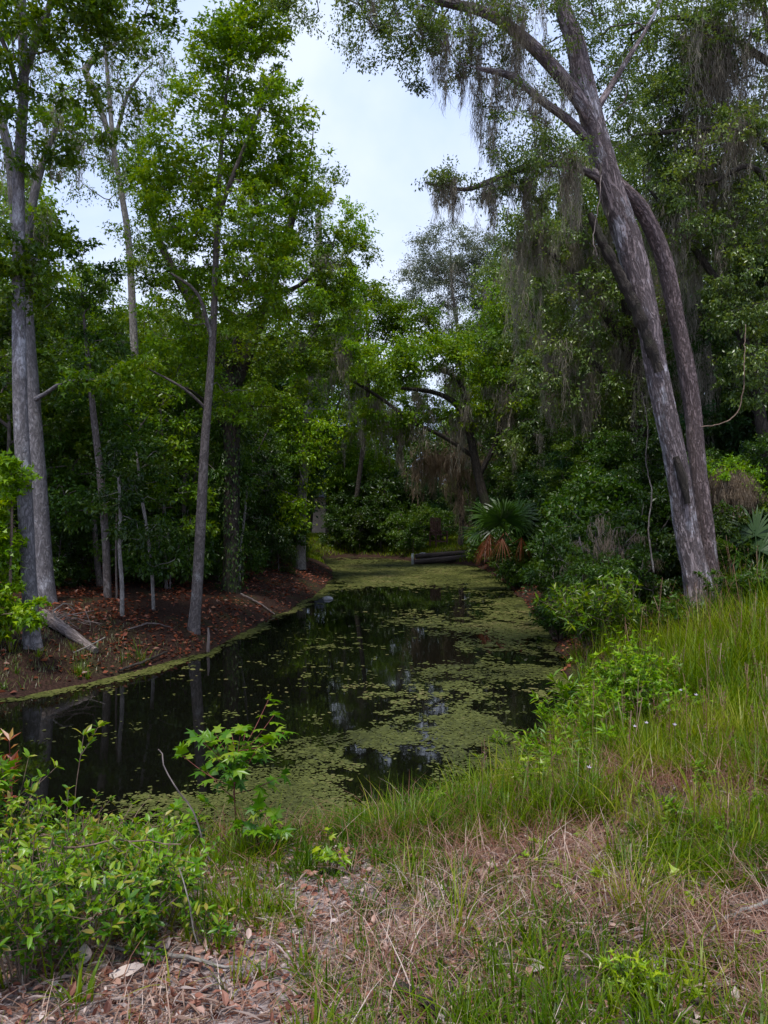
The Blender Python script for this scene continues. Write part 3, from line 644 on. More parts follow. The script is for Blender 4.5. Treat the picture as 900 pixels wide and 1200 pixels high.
# 2 the two grey trunks at the left
g0 = ghit(38, 757); Y = g0[1]
t = Tree('gum_tree', 'grey barked tree with a dark flared foot, at the edge of the left bank', 'tree', g0)
t.stem(*pstem([(38, 764, Y, 18.7), (37, 735, Y, 17.9), (33, 660, Y, 17.2), (29, 580, Y, 17.2), (24, 480, Y, 16.4), (22, 360, Y, 14.8), (22, 280, Y, 14), (22, 200, Y, 12.5), (28, 100, Y, 10.9), (25, 0, Y, 10.1), (25, -120, Y, 7), (30, -230, Y, 3.1)]), sides=22, amp=.05, start=.45, flare=(.28, .75), step=.10)
t.stem(*pstem([(27, 90, Y, 11), (45, 40, Y - .3, 9), (60, 0, Y - .5, 7), (75, -70, Y - .6, 4)]), sides=9, start=.2)
t.stem(*pstem([(22, 110, Y, 8), (8, 60, Y - .4, 6), (-10, 20, Y - .7, 4)]), sides=8, start=.2)
t.grow([pblob(50, 20, Y - .8, 80, 45, 1.1, 54), pblob(130, 20, Y - .6, 55, 30, .9, 30), pblob(10, 120, Y - .6, 22, 80, .8, 22), pblob(40, -90, Y, 130, 80, 1.8, 60), pblob(90, 180, Y + .5, 35, 35, .6, 10), pblob(44, 325, Y + .1, 26, 42, .4, 20), pblob(10, 300, Y, 20, 60, .6, 16), pblob(110, 120, Y, 45, 40, .7, 9), pblob(190, 15, Y, 30, 18, .5, 8)],
       rc=.34, per=46, tpl=L_TRI, size=.088, r0=.007, dens=.62)
t.hang(10, .8, 26, .010, [(at(40, 150, Y), (1.5, 2, 2))], spread=.08)
t.finish('bark_gum', 'leaf_gum')

g0 = ghit(54, 706); Y = g0[1]
t = Tree('gum_tree', 'thicker pale grey trunk standing just behind the flared tree on the left', 'tree', g0)
t.stem(*pstem([(54, 712, Y, 22), (50, 650, Y, 20.5), (44, 560, Y, 19.8), (38, 480, Y, 19), (33, 410, Y, 17.5), (28, 340, Y, 16), (20, 260, Y, 15.2), (14, 200, Y, 12.9), (4, 150, Y, 9.9), (-12, 90, Y, 6.8)]), sides=22, amp=.05, start=.6, flare=(.3, .25), step=.12)
t.stem(*pstem([(27, 330, Y, 12), (38, 240, Y, 10), (52, 185, Y, 8), (66, 150, Y, 5)]), sides=9, start=.3)
t.stem(*pstem([(36, 470, Y, 7), (52, 462, Y - .2, 5), (75, 448, Y - .4, 4), (110, 445, Y - .6, 2.5)]), sides=7, start=.3)
t.grow([pblob(20, 270, Y, 50, 40, 1.2, 26), pblob(60, 150, Y, 40, 40, 1.0, 12), pblob(-30, 60, Y, 60, 70, 1.2, 24), pblob(110, 440, Y - .6, 35, 14, .5, 8)], rc=.4, per=48, tpl=L_TRI, size=.10)
t.hang(14, .9, 30, .012, [(at(50, 180, Y), (1.2, 2, 1.2))], spread=.1)
t.finish('bark_gum', 'leaf_gum')

# 3 sparse tall tree behind, pale limbs
g0 = ghit(150, 672); Y = 22.0; g0 = gpt((165 - 450) / F * Y, Y)
t = Tree('sparse_tree', 'tall thinly leaved tree with pale upper limbs, between grey trunks and bright maple', 'tree', g0)
t.stem([g0] + pstem([(160, 480, Y, 10), (152, 300, Y, 8), (143, 230, Y, 7), (133, 170, Y, 6), (128, 110, Y, 5), (122, 40, Y, 3)])[0], [.2] + pstem([(160, 480, Y, 10), (152, 300, Y, 8), (143, 230, Y, 7), (133, 170, Y, 6), (128, 110, Y, 5), (122, 40, Y, 3)])[1], sides=10, start=.5)
t.stem(*pstem([(133, 175, Y, 6), (112, 110, Y, 7), (100, 82, Y, 9), (112, 68, Y, 7), (126, 56, Y, 4)]), sides=8, start=.2)
t.stem(*pstem([(133, 170, Y, 5), (150, 110, Y, 4), (162, 92, Y, 3)]), sides=7, start=.2)
t.grow([pblob(150, 90, Y, 60, 50, 1.6, 42), pblob(85, 110, Y, 45, 55, 1.4, 20), pblob(125, 190, Y, 60, 45, 1.4, 30), pblob(70, 60, Y, 40, 50, 1.4, 14), pblob(160, 30, Y, 45, 35, 1.2, 24), pblob(150, 280, Y, 30, 30, 1, 8)], rc=.42, per=40, tpl=L_OVAL, size=.085, r0=.010, dens=.9)
t.hang(26, 1.1, 30, .014, spread=.12)
t.finish('bark_pale', 'leaf_gum', 'moss')

# 4 slim tree + bright maple crown
g0 = ghit(226, 740); Y = g0[1]
t = Tree('maple_tree', 'slim curving tree with a tall bright green crown at the left water edge', 'tree', g0)
t.stem(*pstem([(226, 748, Y, 14.4), (231, 690, Y, 12.8), (236, 600, Y, 11.9), (240, 520, Y, 10.2), (244, 470, Y, 9.3), (249, 400, Y, 8.5), (252, 330, Y, 7.6), (255, 250, Y, 6.8), (259, 180, Y, 5.1), (266, 100, Y, 3.4), (272, 35, Y, 2.1)]), sides=18, amp=.05, start=.42, flare=(.22, .55), step=.10)
t.stem(*pstem([(249, 400, Y, 5), (232, 345, Y - .3, 4), (200, 320, Y - .5, 2.5)]), sides=7, start=.2)
t.stem(*pstem([(254, 260, Y, 6), (275, 200, Y - .3, 5), (300, 140, Y - .4, 3.5), (318, 90, Y - .4, 2)]), sides=7, start=.2)
t.stem(*pstem([(243, 480, Y, 4), (215, 455, Y - .3, 3), (170, 430, Y - .5, 2)]), sides=7, start=.3)
t.grow([pblob(285, 75, Y, 45, 58, .9, 40), pblob(240, 165, Y, 58, 62, 1.1, 60), pblob(315, 160, Y, 48, 58, 1.0, 46), pblob(285, 265, Y, 68, 60, 1.2, 64), pblob(200, 240, Y, 42, 42, .9, 26), pblob(345, 215, Y, 30, 45, .8, 20), pblob(250, 345, Y + .5, 66, 42, .8, 32), pblob(330, 330, Y, 50, 45, 1., 28), pblob(300, 20, Y, 25, 20, .6, 8),
        pblob(180, 200, Y, 30, 35, .7, 16), pblob(170, 430, Y - .5, 30, 12, .5, 7), pblob(300, 30, Y, 40, 30, .8, 22), pblob(255, 60, Y, 35, 40, .8, 20), pblob(230, 420, Y + .7, 46, 34, .4, 16), pblob(275, 470, Y + .6, 36, 20, .4, 8), pblob(200, 380, Y + .2, 36, 30, .5, 14)],
       rc=.34, per=58, tpl=L_TRI, size=.080, r0=.006, dens=.92)
t.finish('bark_slim', 'leaf_maple')

# 5 big ivy-clad fork
g0 = ghit(270, 692); Y = g0[1]
t = Tree('forked_tree', 'thick dark ivy covered trunk forking high up, behind the slim curving tree', 'tree', g0)
t.stem(*pstem([(270, 698, Y, 19.7), (271, 640, Y, 18), (272, 560, Y, 18), (271, 490, Y, 20.5), (268, 435, Y, 21.3)]), sides=18, amp=.10, start=.9, flare=(.3, .35), step=.14)
t.stem(*pstem([(266, 445, Y, 17), (252, 405, Y, 14), (232, 368, Y, 12), (208, 325, Y, 11), (188, 285, Y, 8), (172, 230, Y, 6), (160, 190, Y, 3)]), sides=11, start=.3)
t.stem(*pstem([(276, 450, Y, 16), (290, 415, Y, 15), (308, 370, Y, 12), (330, 300, Y, 10), (345, 245, Y, 9), (353, 215, Y, 5), (364, 180, Y, 2), (368, 140, Y, .6)]), sides=11, start=.3)
t.stem(*pstem([(272, 445, Y, 14), (278, 405, Y, 13), (280, 392, Y, 10)]), sides=11, start=.5)
t.stem(*pstem([(318, 345, Y, 6), (350, 335, Y - .3, 5), (385, 305, Y - .4, 3)]), sides=7, start=.3)
t.stem(*pstem([(262, 500, Y, 5), (240, 470, Y - .2, 3.5), (205, 448, Y - .5, 2.5), (150, 432, Y - .7, 1.6)]), sides=6, start=.3)
t.grow([pblob(185, 300, Y, 48, 45, 1.2, 36), pblob(330, 330, Y, 55, 55, 1.2, 46), pblob(385, 300, Y, 32, 45, .9, 24), pblob(300, 400, Y, 85, 40, 1.4, 56), pblob(165, 200, Y, 42, 45, 1., 22), pblob(365, 215, Y, 28, 38, .7, 18), pblob(235, 420, Y, 50, 35, 1., 26), pblob(350, 430, Y, 45, 35, 1., 24), pblob(380, 370, Y, 35, 30, .9, 18), pblob(420, 300, Y, 14, 16, .5, 5), pblob(300, 470, Y - .6, 50, 24, .7, 18), pblob(320, 250, Y, 50, 60, 1., 34), pblob(255, 240, Y + .4, 60, 50, 1., 26)],
       rc=.40, per=64, tpl=L_TRI, size=.082, r0=.008, dens=.92)
t.hang(26, .8, 30, .013, [(at(320, 300, Y), (2.4, 3, 2.6))], spread=.1)
root = t.finish('bark_dark', 'leaf_gum')
iv = Geo(); n = 2600; s_ = rng.random(n); py = 690 - 300 * s_; k = np.array([at(270 + 2 * np.sin(q * .05), q, Y) for q in py]); a = rng.random(n) * 6.28
k += np.stack([np.cos(a), np.sin(a), 0 * a], -1) * rng.uniform(.22, .42, n)[:, None]
leaves(iv, L_OVAL, k, np.stack([np.cos(a) * .3, np.sin(a) * .3, -np.ones(n)], -1) + rng.normal(0, .4, (n, 3)), np.stack([np.cos(a), np.sin(a), .5 + 0 * a], -1), rng.uniform(.07, .12, n), rng.random(n))
iv.build('ivy', M['leaf_dark'], root, g0, smooth=False)

# 6 dead mossy snag
Y = 29.0; g0 = gpt((352 - 450) / F * Y, Y)
t = Tree('dead_snag', 'broken topped dead tree with draped moss at the right edge of the left trees', 'tree', g0)
P, R = pstem([(353, 600, Y, 12), (358, 520, Y, 10), (364, 430, Y, 9), (372, 350, Y, 9), (374, 300, Y, 9), (373, 262, Y, 8), (374, 246, Y, 4)])
t.stem([g0] + P, [.19] + R, sides=14, amp=.1, start=.5, flare=(.3, .3))
t.stem(*pstem([(374, 305, Y, 6), (384, 290, Y, 5), (390, 284, Y, 3)]), sides=7, start=.2)
t.stem(*pstem([(374, 320, Y, 5), (388, 312, Y, 4), (396, 314, Y, 3)]), sides=7, start=.2)
t.grow([pblob(410, 268, Y, 22, 28, .8, 18), pblob(400, 345, Y, 34, 36, .9, 30), pblob(405, 415, Y, 30, 30, .9, 22), pblob(360, 470, Y, 34, 40, .9, 22), pblob(360, 390, Y - .6, 26, 50, .6, 26), pblob(356, 500, Y - .6, 28, 46, .6, 28), pblob(345, 580, Y - .6, 18, 36, .6, 18)], rc=.5, per=56, tpl=L_OVAL, size=.12, r0=.010)
t.hang(16, 1.6, 46, .014, [(at(384, 300, Y), (.5, 1, .5))], spread=.12)
t.hang(22, 1.6, 46, .014, [(at(388, 400, Y), (.8, 1, .7))], spread=.12)
t.finish('bark_pale', 'leaf_maple')

# 7 arching oak across the far water
Y = 36.0; g0 = gpt((574 - 450) / F * Y, Y)
t = Tree('arching_oak', 'dark oak arching its bare limbs leftward over the far water', 'tree', g0)
P, R = pstem([(574, 610, Y, 11.6), (566, 580, Y, 10.9), (558, 545, Y, 10.2), (551, 510, Y, 9.5), (543, 486, Y, 8.2), (530, 470, Y, 6.8), (512, 461, Y, 5.4), (492, 457, Y, 4.8), (470, 455, Y, 3.4)])
t.stem([g0] + P, [.30] + R, sides=14, amp=.08, start=.45)
t.stem(*pstem([(551, 512, Y, 6.1), (546, 480, Y, 5.4), (540, 450, Y, 5.4), (526, 438, Y, 4.1), (505, 434, Y, 3.4), (485, 437, Y, 2.7), (470, 446, Y, 1.4)]), sides=9, start=.2)
t.stem(*pstem([(555, 535, Y, 5.4), (520, 512, Y - .5, 4.8), (485, 495, Y - 1, 4.1), (448, 468, Y - 1.5, 4.1), (415, 447, Y - 2, 3.4), (385, 428, Y - 2, 2.7), (362, 410, Y - 2, 1.4)]), sides=8, start=.2)
t.stem(*pstem([(560, 560, Y, 6.8), (580, 520, Y, 6.1), (596, 465, Y, 5.4), (602, 420, Y, 4.1), (606, 370, Y, 2.7)]), sides=9, start=.3)
t.grow([pblob(480, 420, Y, 62, 26, 1.8, 46), pblob(560, 415, Y, 50, 40, 1.8, 40), pblob(460, 490, Y, 55, 24, 1.6, 30), pblob(595, 460, Y, 40, 44, 1.6, 30), pblob(545, 480, Y, 22, 22, 1.0, 12), pblob(415, 425, Y - 2, 45, 22, 1.5, 26), pblob(600, 370, Y, 45, 40, 1.6, 30)], rc=.75, per=64, tpl=L_OVAL, size=.17, r0=.015)
t.hang(40, 1.8, 44, .026, [(at(520, 490, Y), (5, 3, 2.5))], spread=.2)
t.finish('bark_dark', 'leaf_gum')

# 8 moss curtain tree at the far bank
Y = 41.0; g0 = gpt((540 - 450) / F * Y, Y)
t = Tree('mossy_tree', 'small far tree draped in a tan curtain of moss above the wooden chair', 'tree', g0)
P, R = pstem([(541, 600, Y, 6), (537, 560, Y, 5), (530, 525, Y, 4), (520, 500, Y, 3)]); t.stem([g0] + P, [.16] + R, sides=8, start=.4)
t.stem(*pstem([(532, 535, Y, 3), (555, 520, Y, 3), (575, 530, Y, 2)]), sides=6, start=.2)
t.grow([pblob(535, 520, Y, 48, 18, 1.6, 34), pblob(500, 530, Y, 24, 22, 1.2, 14), pblob(565, 545, Y, 24, 24, 1.2, 14)], rc=.6, per=30, tpl=L_OVAL, size=.16, r0=.014)
t.hang(60, 2.0, 40, .026, spread=.20)
t.finish('bark_dark', 'leaf_dark', 'moss_tan')

# 9 dark rounded thicket at the end of the water
Y = 47.0; g0 = gpt((450 - 450) / F * Y, Y)
t = Tree('bush', 'large dark rounded bush overhanging the far end of the water', 'bush', g0)
t.stem([g0, g0 + np.array([.2, 0, 1.5]), g0 + np.array([0, 0, 3.4])], [.12, .1, .04], sides=8, start=0)
t.grow([pblob(450, 590, Y, 50, 38, 1.6, 64), pblob(475, 612, Y, 34, 24, 1.4, 30), pblob(425, 615, Y, 32, 24, 1.4, 30), pblob(455, 635, Y, 55, 14, 1.4, 30)], rc=.62, per=80, tpl=L_OVAL, size=.20, r0=.015)
t.finish('bark_dark', 'leaf_dark', names=('stem', 'foliage', 'hanging_moss'))
Y = 50.0; g0 = gpt((400 - 450) / F * Y, Y)
t = Tree('bush', 'bright yellow green bushy tree rising above the dark rounded bush at the far end', 'bush', g0)
t.stem([g0, g0 + np.array([.2, 0, 2.5]), g0 + np.array([.4, 0, 5])], [.14, .1, .04], sides=8, start=.2)
t.grow([pblob(405, 560, Y, 34, 26, 1.8, 44), pblob(430, 548, Y, 30, 18, 1.8, 24)], rc=.75, per=72, tpl=L_OVAL, size=.20, r0=.015)
t.finish('bark_dark', 'leaf_bright', names=('stem', 'foliage', 'hanging_moss'))

# 10 far skyline trees
def far_tree(name, label, X, Y, stem, blobs, leaf, bark='bark_dark', size=.2, rc=.8, per=60, moss=0):
    g0 = gpt(X, Y); t = Tree(name, label, 'tree', g0); P, R = pstem(stem); t.stem([g0] + P, [R[0] * 1.3] + R, sides=9, start=.45)
    t.grow(blobs, rc=rc, per=per, tpl=L_OVAL, size=size, r0=.016)
    if moss: t.hang(moss, 2.0, 40, .03, spread=.22)
    return t.finish(bark, leaf)
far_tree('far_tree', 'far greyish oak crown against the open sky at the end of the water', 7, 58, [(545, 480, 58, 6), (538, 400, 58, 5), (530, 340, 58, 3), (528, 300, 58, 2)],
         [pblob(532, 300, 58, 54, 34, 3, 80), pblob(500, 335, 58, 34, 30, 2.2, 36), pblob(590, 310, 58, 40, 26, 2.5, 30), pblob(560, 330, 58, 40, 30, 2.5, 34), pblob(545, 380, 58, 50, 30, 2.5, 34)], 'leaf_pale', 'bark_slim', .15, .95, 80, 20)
far_tree('far_tree', 'far green tree filling the skyline below the gap of sky, left of the greyish crown', -2, 46, [(428, 500, 46, 5), (432, 430, 46, 4), (430, 380, 46, 4), (428, 345, 46, 2)],
         [pblob(425, 350, 46, 30, 22, 2, 26), pblob(430, 375, 46, 48, 30, 2.2, 48), pblob(400, 410, 46, 34, 30, 2, 26), pblob(475, 385, 46, 40, 30, 2.2, 34), pblob(440, 440, 46, 40, 24, 2, 22)], 'leaf_maple', size=.2, rc=.8, moss=10)
far_tree('far_tree', 'dark broad tree on the skyline at the right side of the sky gap', 8.5, 44, [(625, 500, 44, 14), (620, 420, 44, 11), (612, 350, 44, 8), (608, 310, 44, 4)],
         [pblob(600, 340, 44, 50, 34, 2.4, 50), pblob(640, 310, 44, 40, 50, 2.4, 50), pblob(590, 395, 44, 55, 30, 2.2, 36), pblob(650, 400, 44, 45, 40, 2.2, 36)], 'leaf_oak', size=.18, rc=.8, moss=40)

# 11 mossy oaks behind the leaning tree
def back_oak(label, Y, base, stems, blobs, moss, leaf='leaf_oak', size=.10, rc=.45, per=60, mlen=1.6, mw=.013):
    g0 = gpt((base - 450) / F * Y, Y); t = Tree('mossy_oak', label, 'tree', g0, None)
    for k, s_ in enumerate(stems):
        P, R = pstem(s_)
        if k == 0: P, R = [g0] + P, [R[0] * 1.25] + R
        t.stem(P, R, sides=12 if k == 0 else 8, amp=.06, start=.3 if k == 0 else .15)
    t.grow(blobs, rc=rc, per=per, tpl=L_OVAL, size=size, r0=.009)
    for (c, r, n, ml) in moss: t.hang(n, ml, 44, mw, [(c, r)], spread=.12)
    return t.finish('bark_dark', leaf)
Y = 17.5
back_oak('dark oak at the right with level limbs and long grey moss streamers', Y, 905, [[(900, 560, Y, 15), (885, 450, Y, 12), (868, 390, Y, 11), (840, 330, Y, 9), (805, 280, Y, 6), (775, 240, Y, 4), (755, 215, Y, 2.5)],
    [(890, 480, Y, 11), (915, 330, Y, 11), (920, 180, Y, 10), (905, 60, Y, 8), (880, -60, Y, 6)],
    [(920, 200, Y, 10), (880, 150, Y - .4, 9), (830, 152, Y - .6, 8), (780, 155, Y - .6, 5), (750, 158, Y - .6, 3)],
    [(910, 80, Y, 9), (850, 40, Y - .3, 7), (790, 20, Y - .4, 6), (740, 40, Y - .4, 3)],
    [(915, 240, Y, 7), (880, 195, Y - .6, 6), (830, 215, Y - .6, 5), (790, 205, Y - .6, 3)]],
    [pblob(790, 60, Y, 70, 55, 1.4, 70), pblob(860, 40, Y, 50, 60, 1.4, 50), pblob(760, 130, Y, 50, 40, 1.2, 36), pblob(830, 180, Y, 70, 45, 1.3, 60), pblob(880, 260, Y, 40, 60, 1.2, 44), pblob(800, 270, Y, 50, 40, 1.2, 36), pblob(850, -70, Y, 150, 70, 2, 70), pblob(780, 215, Y, 40, 30, 1.2, 22), pblob(870, 340, Y - .8, 50, 50, .8, 30), pblob(880, 430, Y - .8, 36, 50, .8, 24)],
    [(at(860, 60, Y), (1.5, 2, 1.6), 70, 2.2), (at(850, 180, Y), (1.6, 2, .8), 40, 1.5), (at(790, 260, Y), (1.6, 2, 1.0), 30, 1.4)], size=.085, rc=.38)
Y = 23.0
back_oak('moss curtained oak directly behind the upper part of the leaning trunks', Y, 760, [[(755, 560, Y, 22), (745, 450, Y, 18), (735, 350, Y, 15), (725, 270, Y, 11), (700, 200, Y, 7)], [(742, 420, Y, 11), (690, 340, Y, 10), (650, 300, Y, 7), (615, 280, Y, 4)], [(740, 400, Y, 10), (790, 330, Y, 9), (830, 300, Y, 5)], [(750, 480, Y, 9), (700, 430, Y, 8), (660, 400, Y, 5)]],
    [pblob(660, 270, Y, 60, 45, 1.6, 60), pblob(720, 240, Y, 60, 60, 1.6, 56), pblob(690, 360, Y, 70, 50, 1.6, 60), pblob(780, 350, Y, 70, 60, 1.6, 60), pblob(650, 430, Y, 45, 40, 1.4, 30), pblob(610, 275, Y, 25, 22, 1.0, 12), pblob(700, 470, Y, 55, 35, 1.4, 34)],
    [(at(660, 290, Y), (1.8, 2, 1.2), 60, 2.4), (at(710, 400, Y), (2, 2, 1.5), 50, 2.2), (at(800, 350, Y), (1.6, 2, 1.2), 40, 2.0)], size=.11, rc=.5)
Y = 20.0
back_oak('shadowy oak with thick foliage at the far right edge behind the vine mound', Y, 900, [[(890, 560, Y, 16), (880, 460, Y, 14), (870, 380, Y, 11), (860, 320, Y, 7)], [(875, 430, Y, 8), (830, 390, Y, 7), (800, 370, Y, 4)], [(875, 430, Y, 8), (920, 380, Y, 7), (940, 340, Y, 4)]],
    [pblob(870, 360, Y, 60, 60, 1.6, 70), pblob(815, 400, Y, 50, 55, 1.5, 50), pblob(880, 470, Y, 60, 50, 1.5, 56), pblob(830, 490, Y, 45, 40, 1.4, 34), pblob(900, 290, Y, 30, 40, 1.2, 22)],
    [(at(820, 390, Y), (1.4, 2, 1.2), 34, 2.2), (at(875, 330, Y), (1.4, 2, 1.2), 34, 2.0)], leaf='leaf_dark', size=.11, rc=.48)
SEED_SAP = 3

# ================================================================== FILLER WOODS (copies of a few kinds)
def proto(name, H, r, spec, leaf, bark, size, rc, per, moss=0, group=None, cat='tree', tpl=L_OVAL, names=('trunk', 'crown', 'hanging_moss'), lean=.05, forks=2, start=.25, mlen=1.6):
    t = Tree(name, 'x', cat, (0, 0, 0), group)
    w = rng.normal(0, lean, (5, 2)).cumsum(0) * H * .25
    pts = [np.array([0, 0, -.15])] + [np.array([w[k, 0], w[k, 1], H * (k + 1) / 5.4]) for k in range(5)]
    t.stem(pts, np.linspace(r, r * .2, 6), sides=10, amp=.05, start=start, step=.4)
    for q in range(forks):
        a = rng.random() * 6.28; k = 2 + q % 2; p = pts[k]; d = np.array([math.cos(a), math.sin(a), .9])
        t.stem([p, p + d * H * .12, p + d * H * .22 + UP * H * .05], [r * .5, r * .35, r * .12], sides=7, start=.2, step=.4)
    t.grow(spec, rc=rc, per=per, tpl=tpl, size=size, r0=.010)
    if moss: t.hang(moss, mlen, 40, .018, spread=.16)
    t.finish(bark, leaf, names=names); return t.root
def ring(H, z0, z1, R, k, n, rr):
    out = []
    for i in range(k):
        a = i * 2.4; z = z0 + (z1 - z0) * (i + .5) / k; q = R * math.sin(math.pi * (.25 + .65 * (i + .5) / k)) * .62
        out.append((np.array([q * math.cos(a), q * math.sin(a), z]), (rr, rr, rr * .75), n))
    return out
PR = {}
PR['u1'] = proto('understory_tree', 5.6, .09, ring(5.6, .9, 5.4, 1.7, 8, 17, .85), 'leaf_dark', 'bark_slim', .11, .40, 66, start=.12)
PR['u2'] = proto('understory_tree', 6.4, .08, ring(6.4, 1.8, 6.2, 1.9, 8, 16, .9), 'leaf_shade', 'bark_slim', .11, .42, 60, start=.2, tpl=L_TRI)
PR['u3'] = proto('understory_tree', 5.0, .07, ring(5.0, .6, 4.8, 1.6, 7, 16, .85), 'leaf_blue', 'bark_dark', .13, .40, 54, start=.1)
PR['b1'] = proto('broadleaf_tree', 11.0, .20, ring(11, 3.2, 10.8, 2.9, 12, 15, 1.35), 'leaf_gum', 'bark_dark', .15, .65, 64, moss=14, start=.25)
PR['b2'] = proto('broadleaf_tree', 11.5, .18, ring(11.5, 2.4, 11.2, 2.6, 12, 15, 1.3), 'leaf_maple', 'bark_slim', .15, .65, 64, moss=6, start=.2)
PR['o1'] = proto('live_oak', 14.0, .32, ring(14, 3.6, 13.8, 4.4, 14, 18, 1.8), 'leaf_oak', 'bark_dark', .14, .72, 66, moss=110, start=.2, forks=4, mlen=2.4)
PR['s1'] = proto('forest_shrub', 1.7, .03, ring(1.7, .25, 1.55, .8, 6, 9, .42), 'leaf_dark', 'bark_slim', .085, .26, 54, cat='shrub', start=0, names=('stem', 'foliage', 'hanging_moss'))
PR['s2'] = proto('forest_shrub', 1.5, .03, ring(1.5, .2, 1.4, .75, 6, 9, .40), 'leaf_shade', 'bark_slim', .08, .26, 50, cat='shrub', start=0, names=('stem', 'foliage', 'hanging_moss'))
used = set()
def put(kind, x, y, sc, label, group, sz=None):
    loc = gpt(x, y); rz = rng.random() * 6.28; s3 = (sc, sc, sc * (sz or rng.uniform(.9, 1.12)))
    r = PR[kind]
    if kind not in used:
        used.add(kind); r.location = loc; r.rotation_euler = (0, 0, rz); r.scale = s3; r['label'] = label; r['group'] = group; return r
    return dup(r, loc, rz, s3, label, group)

LU = 'leafy understory tree in the dark wood behind the left bank', 'understory trees behind the left bank'
for k, (x, y, s) in enumerate([(-6.6, 18, .9), (-8.6, 17.6, 1.0), (-10.8, 18, 1.0), (-5.3, 20.5, .95), (-7.2, 21.5, 1.05), (-9.8, 21, 1.1), (-12.5, 21.5, 1.1), (-4.6, 24.5, .9), (-6.6, 25, 1.1), (-9, 25.5, 1.15), (-12, 26, 1.2), (-15, 26, 1.2),
        (-4.2, 29, .9), (-6.6, 30, 1.1), (-9, 30.5, 1.15), (-12.5, 31, 1.25), (-5.6, 35, .95), (-7, 36, 1.2), (-10.5, 37, 1.2), (-14.5, 37, 1.3), (-9, 43, 1.3), (-13.5, 16.2, 1.0)]):
    put(['u1', 'u2', 'u3', 'u1'][k % 4], x, y, s, *LU)
RU = 'leafy understory tree in the dark wood behind the right bank', 'understory trees behind the right bank'
for k, (x, y, s) in enumerate([(6.6, 18.2, .62), (8.2, 19.5, .8), (6.3, 21, .7), (9.8, 18.2, .85), (11.5, 20.5, 1.0), (6.3, 24.5, .8), (8.4, 24.5, .95), (10.5, 23.5, 1.1), (6.8, 28, .9), (9.5, 28.5, 1.1), (13.5, 24.5, 1.2), (6.6, 32.5, .9), (9.2, 33, 1.1), (12.5, 32, 1.2), (6.8, 38, .9), (9.5, 39, 1.2), (8.5, 16.6, .55), (5.6, 19.4, .5), (6.9, 16.9, .5), (5.7, 22.4, .62), (5.9, 26, .7), (6.1, 30, .8), (6.1, 34.8, .85)]):
    put(['u1', 'u3', 'u1', 'u2'][k % 4], x, y, s, *RU)
LB = 'tall broadleaf tree standing deep in the left wood', 'tall trees deep in the left wood'
for k, (x, y, s) in enumerate([(-11.6, 23.5, .95), (-8.4, 28, .80), (-14.5, 30, .95), (-6.3, 33.5, .82), (-11, 35, .85), (-18, 36, 1.0), (-7.5, 41, .95), (-13, 45, 1.0), (-17.5, 25, 1.0), (-7.6, 23.5, .62), (-9.8, 24.5, .75), (-5.4, 27, .62), (-13.4, 21, .8), (-5.2, 38, .8), (-8.5, 37, 1.0), (-4.9, 31, .7), (-10.5, 29, .85)]):
    put('b1' if k % 2 else 'b2', x, y, s, *LB)
FB = 'hazy broadleaf tree in the far wood beyond the end of the water', 'trees of the far wood'
for k, (x, y, s) in enumerate([(-10, 52, 1.15), (-5.5, 56, 1.2), (-1.5, 62, 1.2), (3, 60, 1.1), (6.5, 53, 1.1), (11, 60, 1.4), (-16, 58, 1.3), (15, 54, 1.3), (-3.6, 50, 1.05), (-7.5, 60, 1.3), (-.5, 68, 1.35), (8, 62, 1.4)]):
    put('b1' if k % 3 else 'b2', x, y, s, *FB)
RO = 'live oak with grey moss standing deep in the right wood', 'oaks deep in the right wood'
for k, (x, y, s) in enumerate([(13.5, 22, 1.05), (8.4, 29.5, .98), (13, 30, 1.15), (8.0, 37, .86), (12.5, 38, 1.1), (18, 28, 1.2), (9.5, 47, 1.0), (16.5, 19, 1.1)]):
    put('o1', x, y, s, *RO)
FB2 = 'leafy shrub lining the shore at the far end of the water', 'shrubs on the far shore'
for k, (x, y, s) in enumerate([(-2.6, 45.8, 1.5), (-1.4, 45.4, 1.5), (-.2, 45.2, 1.6), (1.0, 43.8, 1.4), (1.6, 42.2, 1.0), (2.3, 45, 1.5), (3.4, 44.6, 1.2)]):
    put(['s1', 's2'][k % 2], x, y, s, *FB2)
FU = 'low dark understory growth under the far trees', 'understory at the far end'
for k, (x, y, s) in enumerate([(-6.5, 48, 1.0), (3.0, 48.5, .75), (5.2, 47.5, .85), (7.0, 45.5, .9), (0, 53, 1.1), (4, 53, 1.1), (-2.2, 56, 1.2), (2, 57, 1.2), (6.2, 50, 1.1)]):
    put(['u1', 'u3'][k % 2], x, y, s, *FU)
LS = 'low leafy shrub growing at the foot of the left wood', 'shrubs at the foot of the left wood'
for k, (x, y, s) in enumerate([(-7.6, 16.6, .8), (-9.6, 16, .9), (-5.2, 18.8, .8), (-6.2, 19.6, 1.0), (-4.6, 21.5, .8), (-8, 19.6, 1.1), (-4.2, 23, .8), (-3.6, 26.5, .8), (-5.2, 27, 1.1), (-3.6, 31, .8), (-5.6, 23, 1.1), (-10.6, 19.4, 1.1), (-7.4, 17.6, .9)]):
    put(['s1', 's2'][k % 2], x, y, s, *LS)
RS = 'low dense shrub lining the overgrown right bank', 'shrubs lining the right bank'
